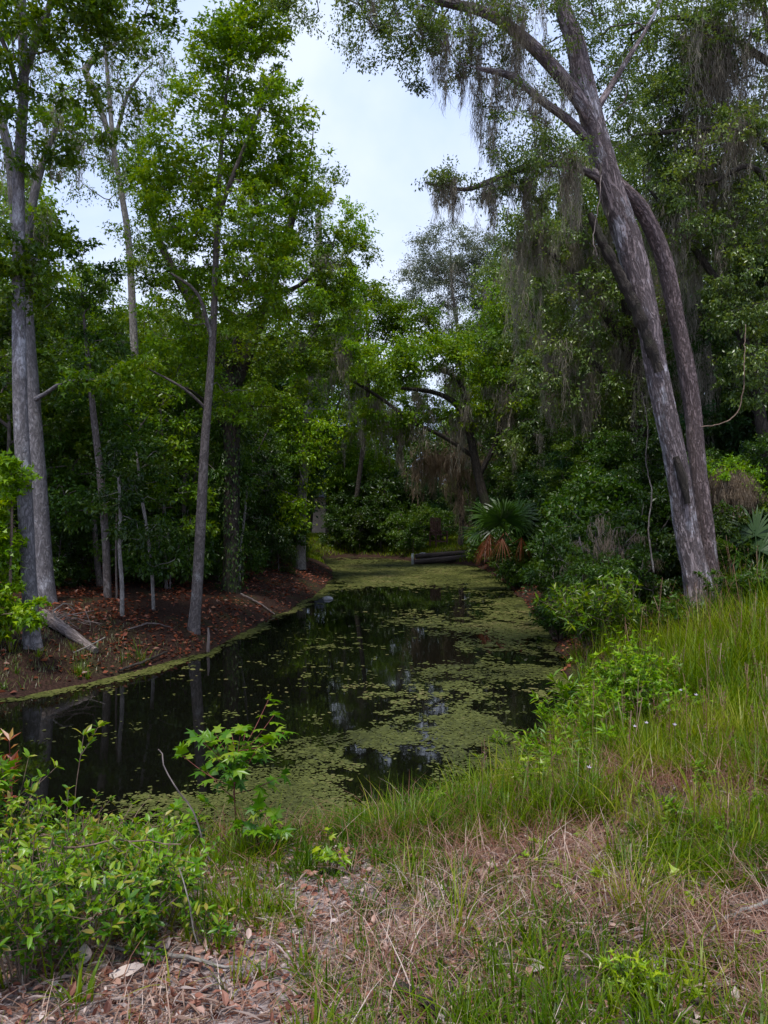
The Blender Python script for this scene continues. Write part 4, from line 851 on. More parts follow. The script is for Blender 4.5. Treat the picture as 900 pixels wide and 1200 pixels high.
for k, (x, y, s) in enumerate([(5.0, 16.3, 1.0), (5.4, 17.8, 1.15), (5.2, 19.5, 1.0), (5.8, 16.6, 1.2), (5.5, 21.5, 1.1), (6.1, 23, 1.4), (5.3, 27, 1.2), (5.6, 29, 1.3), (5.6, 31.5, 1.2), (5.5, 35, 1.2), (6.6, 15.4, 1.0), (7.6, 16.4, 1.2), (8.8, 15.6, 1.1), (9.8, 16.6, 1.2), (4.9, 14.9, .8), (4.3, 16.4, .7), (4.6, 18.4, .8), (6.8, 19.6, 1.4), (4.0, 14.0, .8), (4.15, 15.3, 1.0), (4.2, 17.2, 1.1), (4.4, 19.0, 1.15), (5.0, 20.8, 1.1), (5.6, 22.6, 1.2), (4.9, 25.5, 1.4), (5.0, 28, 1.4), (5.1, 30.5, 1.5), (5.2, 33.5, 1.5), (5.0, 36.5, 1.4), (5.3, 18.4, 1.6), (5.6, 20.6, 1.7), (6.2, 22.6, 1.8), (6.0, 26.5, 1.8), (7.6, 18.2, 1.6)]):
    put(['s1', 's2', 's1'][k % 3], x, y, s, *RS)
# far-off wood closing the horizon
g = Geo(); n = 2600
a = rng.uniform(-1.15, 1.15, n); d = rng.uniform(75, 120, n); X, Yv = d * np.sin(a), d * np.cos(a)
hz = rng.uniform(0, 1, n) ** .8 * np.where(np.abs(a - .02) < .16, 6, 12) * (.7 + .6 * vnoise(a, a, 9, 3))
leafmass(g, np.stack([X, Yv, hz - .3], -1), rng.uniform(1.2, 2.4, n), 42, L_OVAL, .6)
tag(g.build('distant_woods', M['leaf_gum'], smooth=False), 'far-off wood seen through gaps beyond the end of the water', 'woods', kind='stuff')

# ================================================================== SMALL TREES, POLES, VINES
def sapling(px, py, pts, label, bark, leaf=None, blobs=(), size=.1, name='sapling', rc=.3, per=36, group=None):
    g0 = ghit(px, py); Y = g0[1]; t = Tree(name, label, 'tree', g0, group)
    P, R = pstem([(a, b, Y, w) for a, b, w in pts]); t.stem([g0 - UP * .05] + P, [R[0] * 1.1] + R, sides=8, amp=.06, start=.3, step=.2)
    if blobs: t.grow([pblob(a, b, Y, rx, ry, .6, n) for a, b, rx, ry, n in blobs], rc=rc, per=per, tpl=L_OVAL, size=size, r0=.006)
    return t.finish(bark, leaf or 'leaf_dark')
sapling(143, 722, [(143, 690, 5), (140, 640, 4.5), (141, 600, 4), (139, 560, 3)], 'pale crooked sapling just left of the slim curving tree', 'bark_pale', blobs=[(140, 560, 30, 40, 14), (160, 620, 25, 20, 6)])
sapling(180, 715, [(178, 670, 4), (172, 620, 4), (165, 575, 3.5), (160, 530, 2.5)], 'thin leaning sapling between the crooked sapling and the slim curving tree', 'bark_pale', blobs=[(190, 640, 40, 30, 20), (170, 560, 35, 40, 16), (215, 660, 25, 14, 8)])
sapling(126, 700, [(124, 640, 9), (118, 560, 9), (110, 490, 8), (104, 430, 6), (98, 370, 3)], 'grey mossy pole of a young tree just right of the two grey trunks', 'bark_slim', blobs=[(100, 340, 40, 60, 22), (120, 420, 40, 30, 12)], per=46)
sapling(280, 682, [(282, 640, 3.5), (287, 600, 3), (290, 560, 2.5)], 'thin pale sapling right of the thick ivy covered trunk', 'bark_pale', blobs=[(292, 560, 25, 30, 10)])
sapling(352, 662, [(353, 620, 11), (352, 560, 8), (350, 500, 5), (345, 440, 2)], 'short dark trunk at the far tip of the left bank', 'bark_slim', 'leaf_blue', [(335, 545, 45, 40, 46), (320, 500, 40, 35, 30), (355, 500, 30, 44, 26), (350, 450, 30, 40, 20), (345, 585, 18, 14, 8)], .15, rc=.5, per=54)
sapling(137, 702, [(136, 650, 2.5), (137, 600, 2)], 'needle thin bare sapling beside the crooked pale sapling', 'bark_slim', blobs=[(138, 590, 20, 20, 6)])
sapling(195, 690, [(192, 620, 4), (193, 560, 3.5), (188, 480, 2.5)], 'young leafy tree left of the slim curving tree, deeper in the wood', 'bark_slim', 'leaf_gum', [(185, 520, 50, 50, 30), (205, 600, 45, 40, 26), (175, 450, 40, 30, 12)], .11)

def vine(name, label, cat, pts, mat='stem_brown', sides=6, child=None):
    P, R = pstem(pts); R = np.array(R) * .7; P, R = smooth_path(P, R, .08); P += rng.normal(0, .006, P.shape); g = Geo(); tube(g, P, R, sides, .1)
    o = g.build(name, M[mat]); c = P[0].copy(); o.data.transform(__import__('mathutils').Matrix.Translation(-c)); o.location = c
    return tag(o, label, cat)
Yv = 13.5
vine('vine', 'bare looping vine hanging right of the twin leaning trunks', 'vine', [(822, 500, Yv, 2.2), (838, 498, Yv, 2.2), (855, 492, Yv, 2.2), (866, 480, Yv, 2.2), (869, 465, Yv, 2), (872, 450, Yv, 2), (872, 430, Yv, 1.6), (874, 380, Yv + .5, 1.2)])
vine('vine', 'thin grey vine climbing left of the leaning trunks', 'vine', [(766, 670, 14.2, 3), (760, 620, 14.2, 2.6), (764, 580, 14.2, 2.4), (757, 540, 14.4, 2), (759, 500, 14.6, 1.6), (752, 460, 14.8, 1.2)], 'bark_slim')
Yv = 12.2
vine('vine', 'curved tendril hanging against the broken limb of the leaning tree', 'vine', [(700, 300, Yv, 1.8), (695, 280, Yv, 1.8), (700, 250, Yv, 1.8), (703, 225, Yv, 1.8), (704, 205, Yv + .2, 1.6)], 'dead_wood')

# dead twiggy bush on the right bank
def dead_bush(label, px, py, H, W, n=26, Yo=0.0, cat='dead bush', mossn=0):
    g0 = ghit(px, py); g0 = gpt(g0[0] * (1 + Yo / g0[1]), g0[1] + Yo); t = Tree('dead_bush', label, cat, g0)
    t.stem([g0, g0 + [.1, 0, H * .4], g0 + [-.1, 0, H * .75]], [.035, .025, .012], sides=6, start=.1)
    t.stem([g0, g0 + [-W * .3, -.1, H * .4], g0 + [-W * .5, 0, H * .8]], [.03, .022, .01], sides=6, start=.2)
    t.r0 = .005; C = blob_points(g0 + UP * H * .62, (W, W * .6, H * .42), n); t.attach(C, .25, .3)
    if mossn: t.hang(mossn, .5, 30, .010, spread=.08)
    return t.finish('dead_wood', 'leaf_dark', 'moss_tan', names=('branches', 'crown', 'dead_foliage'))
dead_bush('grey leafless bush with forking twigs among the right bank shrubs', 705, 742, 2.1, .9, 34, 1.0, mossn=10)
dead_bush('smaller tangle of dead twigs near the pale climbing vine', 735, 738, 1.7, .6, 30, 1.6, mossn=20)

# vine mound at the right edge
g0 = ghit(862, 690); g0 = gpt(g0[0] * 1.08, g0[1] * 1.08); Y = g0[1]
t = Tree('vine_mound', 'rounded mound of dead tan vines topped with green leaves, right of the leaning trunks', 'plant', g0)
t.stem([g0, g0 + UP * 1.2, g0 + UP * 2.1], [.12, .10, .05], sides=8, start=.2)
t.grow([pblob(845, 555, Y, 42, 22, .5, 26), pblob(880, 580, Y, 14, 26, .4, 8)], rc=.22, per=40, tpl=L_OVAL, size=.07, r0=.005)
c = at(850, 575, Y); a = rng.random(420) * 6.28; q = rng.random(420) ** .5
free = np.stack([c[0] + np.cos(a) * q * .62, c[1] + np.sin(a) * q * .5, c[2] - .15 + .62 * np.sqrt(np.maximum(1 - q ** 2, 0))], -1)
t.hang(150, .62, 34, .010, spread=.06, free=free)
t.finish('bark_dark', 'leaf_bright', 'moss_tan', names=('stem', 'foliage', 'dead_vines'))

# climbing vine on the first grey trunk
g0 = ghit(12, 762); Y = g0[1] - .1
t = Tree('climbing_vine', 'bright green creeper mounding up at the left edge beside the flared grey tree', 'vine', g0)
t.stem([g0, at(12, 680, Y), at(14, 600, Y), at(12, 540, Y)], [.03, .025, .02, .01], sides=6, start=.05)
t.grow([pblob(3, 700, Y, 15, 46, .3, 24), pblob(0, 620, Y, 17, 44, .3, 22), pblob(14, 555, Y, 14, 30, .3, 12), pblob(38, 715, Y - .3, 16, 16, .2, 7), pblob(-15, 660, Y, 20, 60, .4, 14)], rc=.20, per=40, tpl=L_TRI, size=.085, r0=.004)
t.finish('stem_brown', 'leaf_maple', names=('stem', 'foliage', 'hanging_moss'))

# ================================================================== BANK OBJECTS
g0 = ghit(112, 768); g1 = ghit(62, 738)
root = empty('fallen_log', g0, 'pale fallen log with splintered end beside the flared grey tree', 'log')
g = Geo(); P, R = smooth_path([g0 + UP * .05, (g0 + g1) / 2 + UP * .10, g1 + UP * .14, g1 + UP * .16 + (g1 - g0) * .25], [.055, .085, .095, .10], .08); R = R * rng.uniform(.9, 1.1, len(R)); tube(g, P, R, 14, .16)
g.build('log', M['dead_wood'], root, g0)
g = Geo(); a = g0 + UP * .1; tube(g, [a + [.12, .1, .16], a + [-.05, 0, .06], a + [-.32, -.15, -.06], a + [-.45, -.3, -.1]], [.008, .012, .012, .008], 6, .1)
g.build('snapped_branch', M['bark_pale'], root, g0)
g = Geo(); a = g1 + UP * .15; tube(g, [a + [.1, -.1, 0], a + [.05, -.1, .18], a + [.2, -.05, .30], a + [.35, 0, .28]], [.016, .014, .012, .006], 6, .1)
g.build('snapped_branch', M['bark_pale'], root, g0)
g = Geo(); c = g1 + UP * .14
for k in range(90):
    p = c + rng.normal(0, .16, 3) * [1.6, .8, .5] + [-.1, .1, .05]; d = nrm(rng.normal(size=(1, 3)) * [1, .6, .35])[0]; L = rng.uniform(.2, .55)
    tube(g, [p, p + d * L * .5 + rng.normal(0, .03, 3), p + d * L], [.007, .006, .003], 4, 0, False)
root2 = g.build('brush_pile', M['dead_wood'], None, c); root2.location = c
tag(root2, 'heap of thin dry brushwood at the upper end of the fallen log', 'brushwood')

g0 = ghit(244, 766)
g = Geo(); tube(g, np.array([[0, 0, -.1], [0, 0, .1], [.01, 0, .3], [.0, 0, .46]]), [.04, .032, .028, .018], 9, .15); o = g.build('snag_stick', M['dead_wood']); o.location = g0
tag(o, 'short upright broken stick at the water edge below the slim curving tree', 'stick')
def stick(label, pts, mat='dead_wood', name='fallen_branch', cat='branch', lift=.02, jit=.01):
    P = np.array([ghit(a, b) + UP * (lift + h) for a, b, w, h in pts]); R = np.array([w / 2 for a, b, w, h in pts])
    P2, R2 = smooth_path(P, R, .06); P2[1:-1] += rng.normal(0, jit, P2[1:-1].shape) * .5
    g = Geo(); tube(g, P2 - P[0], R2, 7, .12); o = g.build(name, M[mat]); o.location = P[0]; return tag(o, label, cat)
stick('forked grey branch half sunk at the water edge of the left bank', [(140, 790, .04, .03), (165, 782, .05, .05), (195, 770, .035, .06)], 'bark_dark')
stick('pale stick on the shaded leaves left of the slim curving tree', [(150, 742, .03, .03), (175, 735, .035, .05), (200, 738, .02, .03)])
stick('thin fallen branch lying on the red leaves right of the thick ivy covered trunk', [(282, 700, .05, .05), (300, 708, .045, .05), (322, 722, .03, .03)])
stick('long grey branch lying across the litter below the leafy front shrub', [(122, 1117, .012, .01), (160, 1128, .016, .02), (205, 1132, .018, .02), (250, 1140, .016, .01), (285, 1143, .010, 0)], 'bark_pale', jit=.006)
stick('bleached branch on the ground at the lower right edge', [(905, 1066, .022, .03), (870, 1082, .020, .03), (845, 1092, .016, .02), (828, 1106, .010, .01)], 'bark_pale')
stick('dark rotting branch at the bottom edge', [(455, 1158, .03, .01), (490, 1180, .034, .02), (520, 1196, .03, .01)], 'bark_dark')
stick('thin grey twig lying over dead leaves in the bottom centre', [(345, 1150, .009, .01), (385, 1158, .008, .02), (440, 1172, .006, .01)], 'dead_wood', jit=.004)
vine('dried_weed', 'dry bent stem rising above the leafy front shrub', 'weed', [(245, 1005, 3.9, 4), (232, 965, 3.9, 3.6), (212, 930, 3.9, 3), (197, 905, 3.9, 2.6), (188, 885, 3.9, 2.2), (186, 877, 3.9, 2)], 'dead_wood')
vine('dried_weed', 'brown dry stem lying level across the top of the front shrub', 'weed', [(60, 985, 3.3, 3), (75, 992, 3.3, 3.2), (110, 988, 3.3, 3), (140, 983, 3.3, 2.8), (212, 989, 3.3, 2)], 'stem_brown')
vine('dried_weed', 'thin pale stem bending down at the right side of the front shrub', 'weed', [(231, 1105, 3.2, 2.6), (226, 1075, 3.2, 2.6), (220, 1045, 3.2, 2.4), (210, 1018, 3.25, 1.8)], 'bark_pale')

# large pale dead leaf
def big_leaf(label, px, py, L, mat, rz):
    p = ghit(px, py); g = Geo(); n = 7; t_ = np.linspace(0, 1, n); w = np.sin(np.pi * np.clip(t_ * .9 + .08, 0, 1)) * .26
    V = np.concatenate([np.stack([t_, w, .10 * t_ ** 2 + .06], -1), np.stack([t_, 0 * t_, .06 * t_], -1), np.stack([t_, -w, .10 * t_ + .03], -1)]) * L
    i = np.arange(n - 1); f = np.concatenate([np.stack([i, i + n, i + n + 1, i + 1], -1), np.stack([i + n, i + 2 * n, i + 2 * n + 1, i + n + 1], -1)])
    g.add(V, f, .95); o = g.build('dead_leaf', M[mat]); o.location = p + UP * .02; o.rotation_euler = (.15, -.1, rz); return tag(o, label, 'leaf')
big_leaf('large pale dead leaf on the litter below the front shrub', 128, 1152, .13, 'dry', .25)
big_leaf('curled rusty leaf beside the large pale dead leaf', 98, 1136, .11, 'litter', 1.9)

# ---------------------------------------------------------------- far bank
Y = 38.2
def box(g, c, s, rz=0, bev=0):
    sx, sy, sz = np.array(s) / 2; V = np.array([(x, y, z) for x in (-sx, sx) for y in (-sy, sy) for z in (-sz, sz)])
    ca, sa = math.cos(rz), math.sin(rz); V = np.stack([V[:, 0] * ca - V[:, 1] * sa, V[:, 0] * sa + V[:, 1] * ca, V[:, 2]], -1) + c
    g.add(V, [(0, 1, 3, 2), (4, 6, 7, 5), (0, 4, 5, 1), (2, 3, 7, 6), (0, 2, 6, 4), (1, 5, 7, 3)])
M['timber'] = barkmat('weathered timber', (.05, .038, .032), (.11, .085, .075), (.18, .15, .14), zs=2, xs=18, bump=.4)
M['pale_paint'] = plainmat('pale weathered paint', (.42, .42, .40), (.58, .58, .55), 6)
a = at(485, 660, Y); b = at(556, 652.5, Y + 1.0)
root = empty('timber_edging', a, 'long weathered timber beams edging the water at the far end', 'timber')
g = Geo(); tube(g, [a + [0, 0, .05], (a + b) / 2 + [0, 0, .02], b + [0, 0, .02]], [.13, .15, .14], 8, .05); g.build('beam', M['timber'], root, a)
g = Geo(); tube(g, [a + [.1, .35, .32], (a + b) / 2 + [0, .4, .26], b + [0, .4, .22]], [.12, .13, .12], 8, .05); g.build('beam', M['timber'], root, a)
g = Geo(); box(g, a + [-.06, .1, .16], (.12, .16, .62)); g.build('end_post', M['pale_paint'], root, a)
o = Geo(); box(o, np.array([0, 0, 0]), (.5, .5, .1)); box(o, np.array([.0, 0, -.22]), (.12, .12, .34))
p = at(537, 646.5, 41); oo = o.build('side_table', M['pale_paint']); oo.location = p; tag(oo, 'small pale topped table on the grass behind the timber beams', 'table')
p = gpt(2.1, 39.8)
g = Geo(); u = rdir((60,)); 
import bmesh
def rock(name, label, loc, s, mat):
    bm = bmesh.new(); bmesh.ops.create_icosphere(bm, subdivisions=3, radius=1)
    for v in bm.verts:
        k = .75 + .5 * float(fbm(np.array([v.co.x * 1.3 + v.co.z]), np.array([v.co.y * 1.3]), 1.2, 5)[0]); v.co *= k; v.co.x *= s[0]; v.co.y *= s[1]; v.co.z *= s[2]
    me = bpy.data.meshes.new(name); bm.to_mesh(me); bm.free(); me.materials.append(M[mat]); o = bpy.data.objects.new(name, me); COL.objects.link(o); o.location = [float(q) for q in loc]
    for pl in me.polygons: pl.use_smooth = True
    return tag(o, label, 'rock')
M['stone'] = plainmat('grey stone', (.16, .15, .15), (.36, .35, .35), 5)
M['stone_dark'] = plainmat('dark bank stone', (.03, .026, .024), (.08, .07, .065), 5)
rock('rock', 'pale stone at the left end of the timber beams', at(496, 651.5, 39.0), (.28, .25, .18), 'stone')
x, y = wpt(384, 702); rock('rock', 'pale stone showing above the water near the tip of the left bank', (x, y, WZ - .01), (.17, .2, .10), 'stone')

# wooden chair
M['red_wood'] = barkmat('reddish brown wood', (.10, .05, .04), (.18, .095, .07), (.26, .15, .12), zs=2, xs=20, bump=.3)
p = gpt((514 - 450) / F * 42.4, 42.4); root = empty('garden_chair', p, 'reddish wooden slatted chair standing on the far bank', 'chair')
root.rotation_euler = (0, 0, .5); root.scale = (1.05, 1.05, 1.05)
def cpart(name, boxes):
    g = Geo()
    for c, s in boxes: box(g, np.array(c, float), s)
    g.build(name, M['red_wood'], root, smooth=False)
cpart('seat', [((x, 0, .62), (.09, .6, .03)) for x in np.linspace(-.28, .28, 6)])
cpart('backrest', [((x, .30, 1.05), (.08, .03, .85 + .1 * math.cos(x * 4))) for x in np.linspace(-.28, .28, 6)] + [((0, .322, .85), (.66, .03, .08)), ((0, .322, 1.25), (.66, .03, .08))])
for x in (-.34, .34):
    for y_ in (-.28, .30): cpart('leg', [((x, y_, .38), (.07, .07, .80 if y_ < 0 else .76))])
    cpart('armrest', [((x, 0, .80), (.12, .70, .035))])
cpart('footrest', [((0, -.30, .28), (.64, .05, .06)), ((0, .27, .30), (.64, .04, .06))])

# house glimpsed through the gap
Yh = 62.0; p = gpt((372 - 450) / F * Yh, Yh)
M['tan_wall'] = plainmat('tan stucco', (.62, .46, .36), (.74, .58, .46), 2.5, bump=.1)
M['roof'] = plainmat('grey shingle', (.12, .12, .17), (.20, .20, .26), 3)
M['white_trim'] = plainmat('white trim', (.7, .7, .7), (.8, .8, .8), 3)
M['glass'] = plainmat('dark window glass', (.02, .025, .03), (.04, .045, .05), 3, rough=.1, bump=0)
root = empty('house', p, 'tan walled house glimpsed through the trees past the tip of the left bank', 'house')
g = Geo(); box(g, np.array([0, 0, 1.3]), (7.0, 5, 2.9)); w_ = g.build('wall', M['tan_wall'], root, smooth=False)
g = Geo(); V = [(-3.9, -3, 2.76), (3.9, -3, 2.76), (3.9, 3, 2.76), (-3.9, 3, 2.76), (-2.4, 0, 4.3), (2.4, 0, 4.3)]; g.add(V, [(0, 1, 5, 4), (2, 3, 4, 5), (3, 2, 1, 0)]); g.add(V, [(1, 2, 5), (3, 0, 4)]); g.build('roof', M['roof'], root, smooth=False)
for x in (-2.2, 1.6):
    g = Geo()
    for c, s in [((x, -2.53, .95), (1.2, .08, .1)), ((x, -2.53, 2.15), (1.2, .08, .1)), ((x - .6, -2.53, 1.55), (.1, .08, 1.3)), ((x + .6, -2.53, 1.55), (.1, .08, 1.3))]: box(g, np.array(c), s)
    f_ = g.build('window', M['white_trim'], root, smooth=False); g = Geo(); box(g, np.array([x, -2.51, 1.55]), (1.1, .04, 1.12)); g.build('pane', M['glass'], f_, smooth=False)

# palmettos
def palmetto(label, loc, n, L, seed_dead=0, tilt=(.3, 1.2), leaf='frond', st=.5):
    root = empty('palmetto', loc, label, 'palm'); base = np.asarray(loc)
    for k in range(n + seed_dead):
        dead = k >= n; g = Geo(); az = rng.random() * 6.28 if not dead else rng.uniform(2.4, 5.2)
        el = rng.uniform(*tilt) if not dead else rng.uniform(-.5, .0)
        h = np.array([math.cos(az), math.sin(az), 0]); sl = st * rng.uniform(.7, 1.3)
        d = h * math.cos(el) + UP * math.sin(el); tip = base + UP * (.35 if not dead else .75) + d * sl - UP * (.2 * sl if dead else 0)
        tube(g, [base + UP * (.05 if not dead else .6), base + UP * .3 + d * sl * .5, tip], [.018, .014, .010], 5, 0)
        if dead: L_s = L; L = L * .7
        m = 30 if not dead else 17; an = np.linspace(-1.9, 1.9, m); side = np.cross(UP, h); nn = nrm((UP * math.cos(el) - h * math.sin(el))[None])[0]
        if dead: d = nrm((h * rng.uniform(.1, .7) - UP)[None])[0]; an = an * .35 + rng.normal(0, .12, m)
        dirs = np.cos(an)[:, None] * d + np.sin(an)[:, None] * side + nn * (-.10 + .15 * np.cos(an * 2)[:, None])
        dirs = nrm(dirs + rng.normal(0, .05, dirs.shape)); ll = L * (.72 + .28 * np.cos(an * .6)) * rng.uniform(.9, 1.08, m)
        segs = 4; tt = np.linspace(0, 1, segs + 1)
        C = tip + dirs[:, None] * (ll[:, None] * tt)[..., None] - UP * ((ll[:, None] * .22 * tt ** 2.5)[..., None])
        wv = nrm(np.cross(dirs, nn) + (rng.normal(0, .5, dirs.shape) if dead else 0))[:, None] * (L * (.013 if dead else .030) * np.sin(np.pi * (tt * .80 + .18)))[None, :, None]
        V = np.stack([C - wv, C + wv], 2).reshape(m, -1, 3); i = np.arange(segs) * 2
        f = np.stack([i, i + 1, i + 3, i + 2], -1)[None] + (np.arange(m) * 2 * (segs + 1))[:, None, None]
        g.add(V.reshape(-1, 3), f.reshape(-1, 4), rng.random() * .6 + .3 * rng.random(V.size // 3))
        o = g.build('dead_frond' if dead else 'frond', M['frond_dead' if dead else leaf], root, base, smooth=False)
        if dead: o['label'] = 'drooping orange brown dead frond'; L = L_s
    return root
palmetto('green fan palmetto with a skirt of orange dead fronds overhanging the far right bank', at(592, 645, 25.0), 13, .95, 8, (.1, 1.3), st=.75)
palmetto('smaller dim palmetto in the shade behind the looping vine', gpt((842 - 450) / F * 16.5, 16.5), 6, .8, 0, (.6, 1.4))
palmetto('palmetto with yellowing fan at the right edge beside the vine mound', ghit(888, 690), 7, .75, 0, (.4, 1.3), st=.55)
palmetto('upright palmetto half hidden in shrubs left of the climbing vine', gpt(5.5, 23.5), 8, 1.0, 0, (.6, 1.4), st=.9)

# ================================================================== NEAR PLANTS
def plant(name, label, base, H, W, nst, per, tpl, size, leaf, stem='stem_green', cat='shrub', side=3, group=None, droop=.2, lean=(0, 0), upn=1.0, bare=.2, sw=.004, sl=1.0):
    base = np.asarray(base, float); root = empty(name, base, label, cat, group); gs = Geo(); gl = Geo()
    for k in range(nst):
        a = rng.random() * 6.28; r = W * math.sqrt(rng.random()); h = H * rng.uniform(.42, 1.15) * (1 - .25 * (r / max(W, .01)) ** 2)
        b = base + np.array([math.cos(a), math.sin(a), 0]) * r * .25; tip = base + np.array([math.cos(a) * r + lean[0], math.sin(a) * r + lean[1], h])
        mid = (b + tip) / 2 + rng.normal(0, .05, 3) * H + UP * .06 * H
        paths = [([b - UP * .03, b + (mid - b) * .5, mid, tip], sw)]
        for s_ in range(side):
            t_ = rng.uniform(.35, .85); p = mid + (tip - mid) * (t_ - .5) * 2 if t_ > .5 else b + (mid - b) * t_ * 2
            dd = rdir((1,), .5)[0]; dd[2] = abs(dd[2]) * .8 + .2; L = H * rng.uniform(.15, .34) * sl; paths.append(([p, p + dd * L * .5, p + dd * L + UP * L * .1], sw * .6))
        for Pp, w in paths:
            P, R = smooth_path(Pp, np.linspace(w, w * .4, len(Pp)), H * .08); tube(gs, P, R, 5, 0, False)
            T = nrm(np.gradient(P, axis=0)); n0 = int(len(P) * (bare if len(Pp) == 4 else .1)); m = per
            j = np.minimum((n0 + (len(P) - n0) * rng.random(m) ** .75).astype(int), len(P) - 1); j[:3] = len(P) - 1
            az = np.arange(m) * 2.4 + rng.random() * 6; ref = np.stack([np.cos(az), np.sin(az), 0 * az], -1)
            d = nrm(ref - T[j] * (ref * T[j]).sum(-1, keepdims=True)) * .85 + T[j] * .55 + rng.normal(0, .2, (m, 3)) - UP * droop
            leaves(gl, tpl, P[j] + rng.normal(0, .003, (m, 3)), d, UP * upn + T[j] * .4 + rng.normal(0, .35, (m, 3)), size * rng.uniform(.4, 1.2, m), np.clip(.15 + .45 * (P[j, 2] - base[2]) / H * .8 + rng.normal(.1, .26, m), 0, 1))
    gs.build('stem', M[stem], root, base); gl.build('foliage', M[leaf], root, base, smooth=False); return root

rng = np.random.default_rng(44)
for (px, py, H, W, ns, lab) in [(25, 1150, .62, .34, 20, 'bright green leafy shrub in the lower left corner'),
        (105, 1118, .55, .34, 20, 'leafy shrub with glossy oval leaves right of the corner shrub'),
        (178, 1090, .46, .30, 17, 'leafy shrub at the right end of the front thicket, under the dry bent stem'),
        (60, 1070, .60, .36, 18, 'taller leafy shrub behind the corner shrub, near the water'),
        (-30, 1085, .80, .34, 16, 'leafy shrub cut off by the left edge of the view'),
        (140, 1040, .42, .30, 12, 'low shrub with yellowish tips behind the oval leaved shrub')]:
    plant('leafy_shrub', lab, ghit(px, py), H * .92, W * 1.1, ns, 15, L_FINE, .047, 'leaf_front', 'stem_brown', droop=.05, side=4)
plant('leafy_shrub', 'small light green seedling in front of the leafy thicket', ghit(240, 1112), .16, .10, 5, 8, L_FINE, .045, 'leaf_front', 'stem_brown')
plant('leafy_shrub', 'tiny leafy sprig at the edge of the litter below the thicket', ghit(172, 1128), .13, .07, 4, 7, L_FINE, .042, 'leaf_front', 'stem_brown')
for px, py, H in [(40, 1075, .66), (150, 1062, .56), (205, 1052, .50), (70, 1100, .62)]:
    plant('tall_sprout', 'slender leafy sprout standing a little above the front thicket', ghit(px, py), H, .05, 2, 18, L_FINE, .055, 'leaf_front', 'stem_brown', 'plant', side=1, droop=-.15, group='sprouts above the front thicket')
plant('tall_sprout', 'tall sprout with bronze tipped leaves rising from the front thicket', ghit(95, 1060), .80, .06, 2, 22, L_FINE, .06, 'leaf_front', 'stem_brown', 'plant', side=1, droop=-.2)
plant('red_tipped_sprout', 'sprout with reddish narrow leaves at the left edge above the dark water', at(4, 975, 3.9), .60, .08, 2, 12, L_LONG, .085, 'leaf_red', 'stem_red', 'plant', side=1, droop=-.1)
plant('leafy_shrub', 'lobed green leaves at the left edge under the reddish sprout', at(-4, 985, 3.6), .46, .16, 6, 10, L_STAR, .085, 'leaf_front', 'stem_brown', side=2)
rng = np.random.default_rng(SEED_SAP)
# sweetgum sapling with star leaves
g0 = ghit(277, 1002)
root = plant('star_leaved_sapling', 'young sapling with star shaped leaves and a red stem standing over the water', g0, .78, .05, 1, 9, L_STAR, .105, 'leaf_star', 'stem_red', 'sapling', side=20, droop=.3, upn=1.4, bare=.4, sw=.006, sl=1.6)
plant('star_leaved_sapling', 'smaller star leaved seedling on the right of the red stemmed sapling', ghit(315, 1000), .50, .16, 2, 7, L_STAR, .105, 'leaf_star', 'stem_red', 'sapling', side=2, droop=.3, upn=1.4)
plant('star_leaved_sapling', 'low star leaved seedling on the left of the red stemmed sapling', ghit(232, 1000), .50, .14, 2, 7, L_STAR, .10, 'leaf_star', 'stem_red', 'sapling', side=2, droop=.3, upn=1.4)
plant('star_leaved_sapling', 'pale star leaved seedling in the grass right of the saplings', ghit(385, 1030), .22, .10, 3, 7, L_STAR, .065, 'leaf_yellow', 'stem_green', 'sapling', side=1, upn=1.4)
# weeds on the right
plant('tall_weed', 'tall upright weed with lance leaves at the water side of the leafy weed mound', ghit(668, 868), 1.0, .07, 3, 30, L_LONG, .15, 'leaf_bright', 'stem_green', 'weed', side=1, droop=-.15)
plant('tall_weed', 'lower lance leaved weed just left of the tall upright weed', ghit(640, 872), .62, .16, 5, 18, L_LONG, .11, 'leaf_bright', 'stem_green', 'weed', side=1, droop=-.1)
plant('tall_weed', 'small lance leaved weed standing against the water, left of the other weeds', ghit(602, 893), .34, .10, 3, 14, L_LONG, .09, 'leaf_bright', 'stem_green', 'weed', side=1)
plant('tall_weed', 'reddish stemmed weed in the grass near the water edge', ghit(545, 918), .36, .14, 5, 12, L_LONG, .09, 'leaf_front', 'stem_red', 'weed', side=1)
plant('weed_mound', 'rounded mound of fresh green lobed leaves among the tall grass', ghit(742, 866), .92, .44, 54, 20, L_TRI, .060, 'leaf_bright', 'stem_green', 'weed', side=3)
plant('weed_mound', 'yellow green weed clump in front of the rounded leaf mound', ghit(625, 930), .26, .22, 12, 10, L_TRI, .06, 'leaf_yellow', 'stem_green', 'weed', side=2)
plant('weed_mound', 'dark green weed clump behind the rounded leaf mound', ghit(770, 830), .5, .5, 30, 16, L_TRI, .058, 'leaf_front', 'stem_green', 'weed', side=3)
for (px, py, H, W, lab) in [(700, 765, 1.25, .80, 'lush green shrub on the right bank at the foot of the leaning trunks'), (655, 748, .85, .5, 'dim green shrub overhanging the water, left of the lush one'), (790, 742, .55, .5, 'leafy shrub hugging the foot of the leaning trunks'), (872, 712, .7, .7, 'weedy green clump at the right edge beyond the tall grass')]:
    plant('bank_shrub', lab, ghit(px, py), H, W, 44, 16, L_LONG if H > .8 else L_TRI, .15 if H > .8 else .09, 'leaf_gum' if H > 1 else 'leaf_dark', 'stem_brown', side=4, sw=.008)
